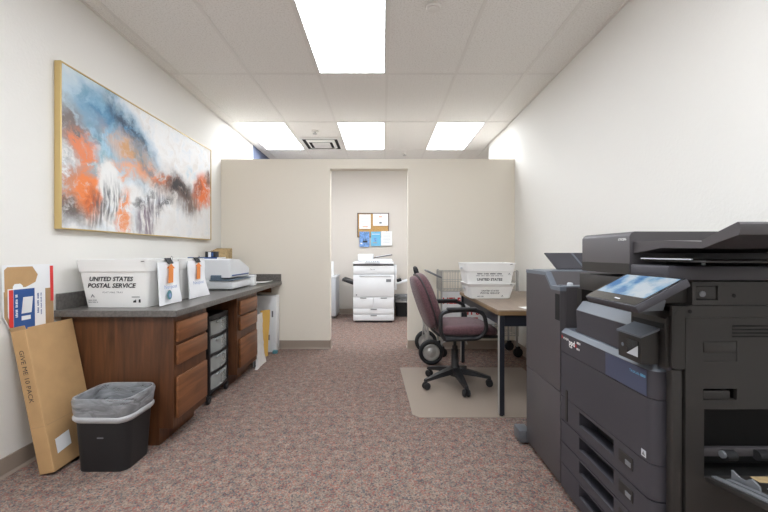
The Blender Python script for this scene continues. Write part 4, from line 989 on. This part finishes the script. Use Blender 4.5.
# document feeder
MB(t).box(.858, X1, Y0-.004, 1.299, 1.044, 1.088, .005).build('platen_cover', 'mfp', t, 30)
b = MB(t); b.prism([(.858, 1.052), (.858, 1.185), (.864, 1.196), (.875, 1.202), (X1-.05, 1.202), (X1-.05, 1.052)], 1.302, 1.61, 'y'); df = b.build('document_feeder', 'mfp_f', t, 40)
MB(t).box(.8565, .8578, 1.304, 1.608, 1.053, 1.09).build('feeder_lower_band', 'mfp_d', t, 0).parent = df
lettering('KYOCERA', .011, 'paper', t, (.857, 1.362, 1.172), (0, -1, 0), (0, 0, 1), 'lettering', bold=.03, width=.045, parent=df)
MB(t).box(.88, 1.40, 1.02, 1.266, 1.10, 1.106, .002).build('exit_tray', 'mfp_d', t, 0)
MB(t).box(.872, .878, 1.06, 1.266, 1.107, 1.111).build('exit_guide', 'copg', t, 0)
b = MB(t); b.prism([(1.30, 1.126), (1.30, 1.166), (1.16, 1.166), (1.02, 1.158), (1.02, 1.140), (1.17, 1.143)], .87, 1.42, 'x'); b.build('feeder_tray', 'mfp_f', t, 30)
b = MB(t); b.prism([(1.019, 1.163), (1.019, 1.139), (.912, 1.172), (.908, 1.185), (.908, 1.198), (.915, 1.2035)], .868, 1.45, 'x'); b.build('tray_extension', 'mfp_f', t, 30)
MB(t).box(.955, 1.35, 1.19, 1.262, 1.090, 1.098, .002).build('exit_roller_cover', 'pit', t, 0)
MB(t).lathe((.985, Y0+.02, 1.09), (0, 0, 1), [(0, 0), (.006, 0), (.005, .008), (0, .009)], 10).build('bump_stop', 'copg', t)
# touchscreen
tilt = math.atan2(.078, .147)
ms = Matrix.Translation(Vector((.713, -.115, .966))) @ Matrix.Rotation(-tilt, 4, 'Y')
cp = MB(t).box(0, .168, 1.165, 1.425, -.012, .012, .004, 2, ms).build('control_panel', 'mfp', t, 30)
MB(t).box(.004, .164, 1.169, 1.421, .0122, .0135, 0, 1, ms).build('panel_glass', 'glass', t, 0).parent = cp
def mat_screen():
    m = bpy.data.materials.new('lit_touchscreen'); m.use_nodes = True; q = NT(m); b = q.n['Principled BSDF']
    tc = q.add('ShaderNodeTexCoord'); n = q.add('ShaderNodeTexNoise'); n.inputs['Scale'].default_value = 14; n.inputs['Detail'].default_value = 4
    q.link(tc.outputs['Object'], n.inputs['Vector']); r = ramp(q, [(.36, (70, 130, 190)), (.46, (150, 188, 218)), (.6, (208, 220, 230))]); q.link(n.outputs['Fac'], r.inputs[0])  # pale stops mix the reflection into the display's own glow
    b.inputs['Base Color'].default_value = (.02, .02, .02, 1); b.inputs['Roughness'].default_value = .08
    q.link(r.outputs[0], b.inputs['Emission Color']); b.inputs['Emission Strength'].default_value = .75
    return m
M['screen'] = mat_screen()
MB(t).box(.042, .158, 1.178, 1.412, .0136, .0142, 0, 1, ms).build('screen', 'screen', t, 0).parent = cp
MB(t).box(.018, .023, 1.26, 1.285, .0136, .0142, 0, 1, ms).build('status_light', 'copg', t, 0).parent = cp
b = MB(t); b.prism([(.775, .945), (.78, .978), (.845, 1.0), (.87, .98), (.862, .95)], 1.15, 1.23, 'y'); b.build('panel_arm', 'mfp_l', t, 30)
# bypass tray folded out towards the camera, with rollers inside
b = MB(t); b.box(.972, X1-.035, Y0+.0125, Y0+.085, .44, .446); b.box(.972, X1-.035, Y0+.0125, Y0+.085, .656, .66); b.box(.97, .9715, Y0+.0125, Y0+.085, .446, .656); b.box(.972, X1-.035, Y0+.086, Y0+.089, .446, .656); b.build('bypass_cavity', 'pit', t, 0)
MB(t).box(.975, X1-.04, Y0+.03, Y0+.05, .495, .52, .003).build('feed_bar', 'mfp_f', t, 30)
for rx in (1.06, 1.16, 1.3): MB(t).cyl((rx-.012, Y0+.02, .505), (rx+.02, Y0+.02, .505), .016, n=14).build('feed_roller', 'rubber', t)
MB(t).cyl((1.04, Y0+.02, .508), (1.049, Y0+.02, .508), .011, n=14).build('roller_bush', 'grey', t)
mtb = rot_about((1.2, Y0, .45), 'X', -11)
tr = MB(t).box(.972, X1-.035, Y0-.26, Y0-.002, .438, .452, .004, 2, mtb).build('bypass_tray', 'mfp_d', t, 30)
MB(t).box(.985, 1.0, Y0-.25, Y0-.01, .4525, .457, 0, 1, mtb).build('tray_rail', 'grey', t, 0).parent = tr
MB(t).box(1.01, 1.025, Y0-.25, Y0-.03, .4525, .456, 0, 1, mtb).build('tray_rail', 'grey', t, 0).parent = tr
b = MB(t); b.prism([(1.105, .4525), (1.02, .4525), (1.02, .465), (1.04, .478), (1.06, .466), (1.08, .468), (1.10, .48)], 1.03, 1.036, 'x', mtb); b.build('paper_guide', 'grey', t, 0).parent = tr
flat([(0, 0), (.07, 0), (.07, .03), (0, .03)], t, mtb @ Vector((1.09, Y0-.05, .4528)), (1, 0, 0), (0, 1, 0), 'tan', 'caution_label', tr)
for k in range(3): flat([(0, 0), (.05, 0), (.05, .02), (0, .02)], t, mtb @ Vector((1.06+k*.06, Y0-.12-.03*(k % 2), .4528)), (1, 0, 0), (0, 1, 0), ['paper', 'usred', 'copg'][k], 'instruction_label', tr)

# ================================================================== FINISHER
t = thing('copier_finisher', 'charcoal finisher cabinet docked beyond the copier, beside the table', 'copier finisher', (1.15, 2.0, 0))
fy0, fy1 = 1.772, 2.19
b = MB(t); b.prism([(fy0, .03), (fy1, .03), (fy1, 1.02), (fy1-.012, 1.03), (1.94, 1.03), (1.872, .964), (fy0, .964)], .868, 1.45, 'x'); b.build('body', 'mfp_f', t, 0)
b = MB(t); b.prism([(fy0+.002, .47), (fy1, .47), (fy1, 1.012), (1.936, 1.012), (1.868, .946), (fy0+.002, .946)], X0, .867, 'x')
fd = b.build('upper_front_cover', 'mfp_f', t, 0)
MB(t).box(X0, .867, fy0+.002, fy1, .035, .466, .004).build('lower_front_cover', 'mfp_f', t, 30)
b = MB(t); b.prism([(fy1, 1.0125), (fy1, 1.032), (1.935, 1.032), (1.867, .966), (fy0, .966), (fy0, .9465), (1.868, .9465), (1.936, 1.0125)], X0-.002, .869, 'x'); b.build('top_trim', 'mfp_l', t, 0)
MB(t).box(.87, 1.44, fy0+.002, 1.86, .9645, .969).build('lower_deck', 'mfp_l', t, 0)
MB(t).box(.87, 1.44, 1.95, fy1-.015, 1.0305, 1.034).build('upper_deck', 'mfp_l', t, 0)
MB(t).box(X0-.0015, X0-.0003, 1.778, 1.822, .805, .93).build('grip_slot', 'pit', t, 0)
for xa, xb in ((.985, 1.135), (1.15, 1.40)):
    MB(t).sheet((xa, 2.12, 1.036), (xb-xa, 0, 0), (-.05, .05, .09), 1, 1, .008).build('output_flap', 'mfp', t, 0)
MB(t).sheet((1.136, 2.118, 1.036), (.012, 0, 0), (-.05, .05, .09), 1, 1, .009).build('flap_edge', 'mfp_l', t, 0)
MB(t).lathe((.90, 1.80, .969), (0, 0, 1), [(0, 0), (.014, 0), (.013, .012), (.008, .016), (0, .016)], 14).build('knob', 'copg', t)
MB(t).box(.80, .867, 2.192, 2.29, .012, .085, .008).build('stabilizer_foot', 'mfp_g', t, 30)
for fx in (.9, 1.4):
    for fy in (fy0+.06, fy1-.06): MB(t).cyl((fx, fy, 0), (fx, fy, .03), .02, n=12).build('caster', 'rubber', t)
t = bpy.data.objects['office_copier']
for fx in (.98, 1.42):
    for fy in (Y0+.14, Y1-.06): MB(t).cyl((fx, fy, 0), (fx, fy, .03), .022, n=12).build('caster', 'rubber', t)
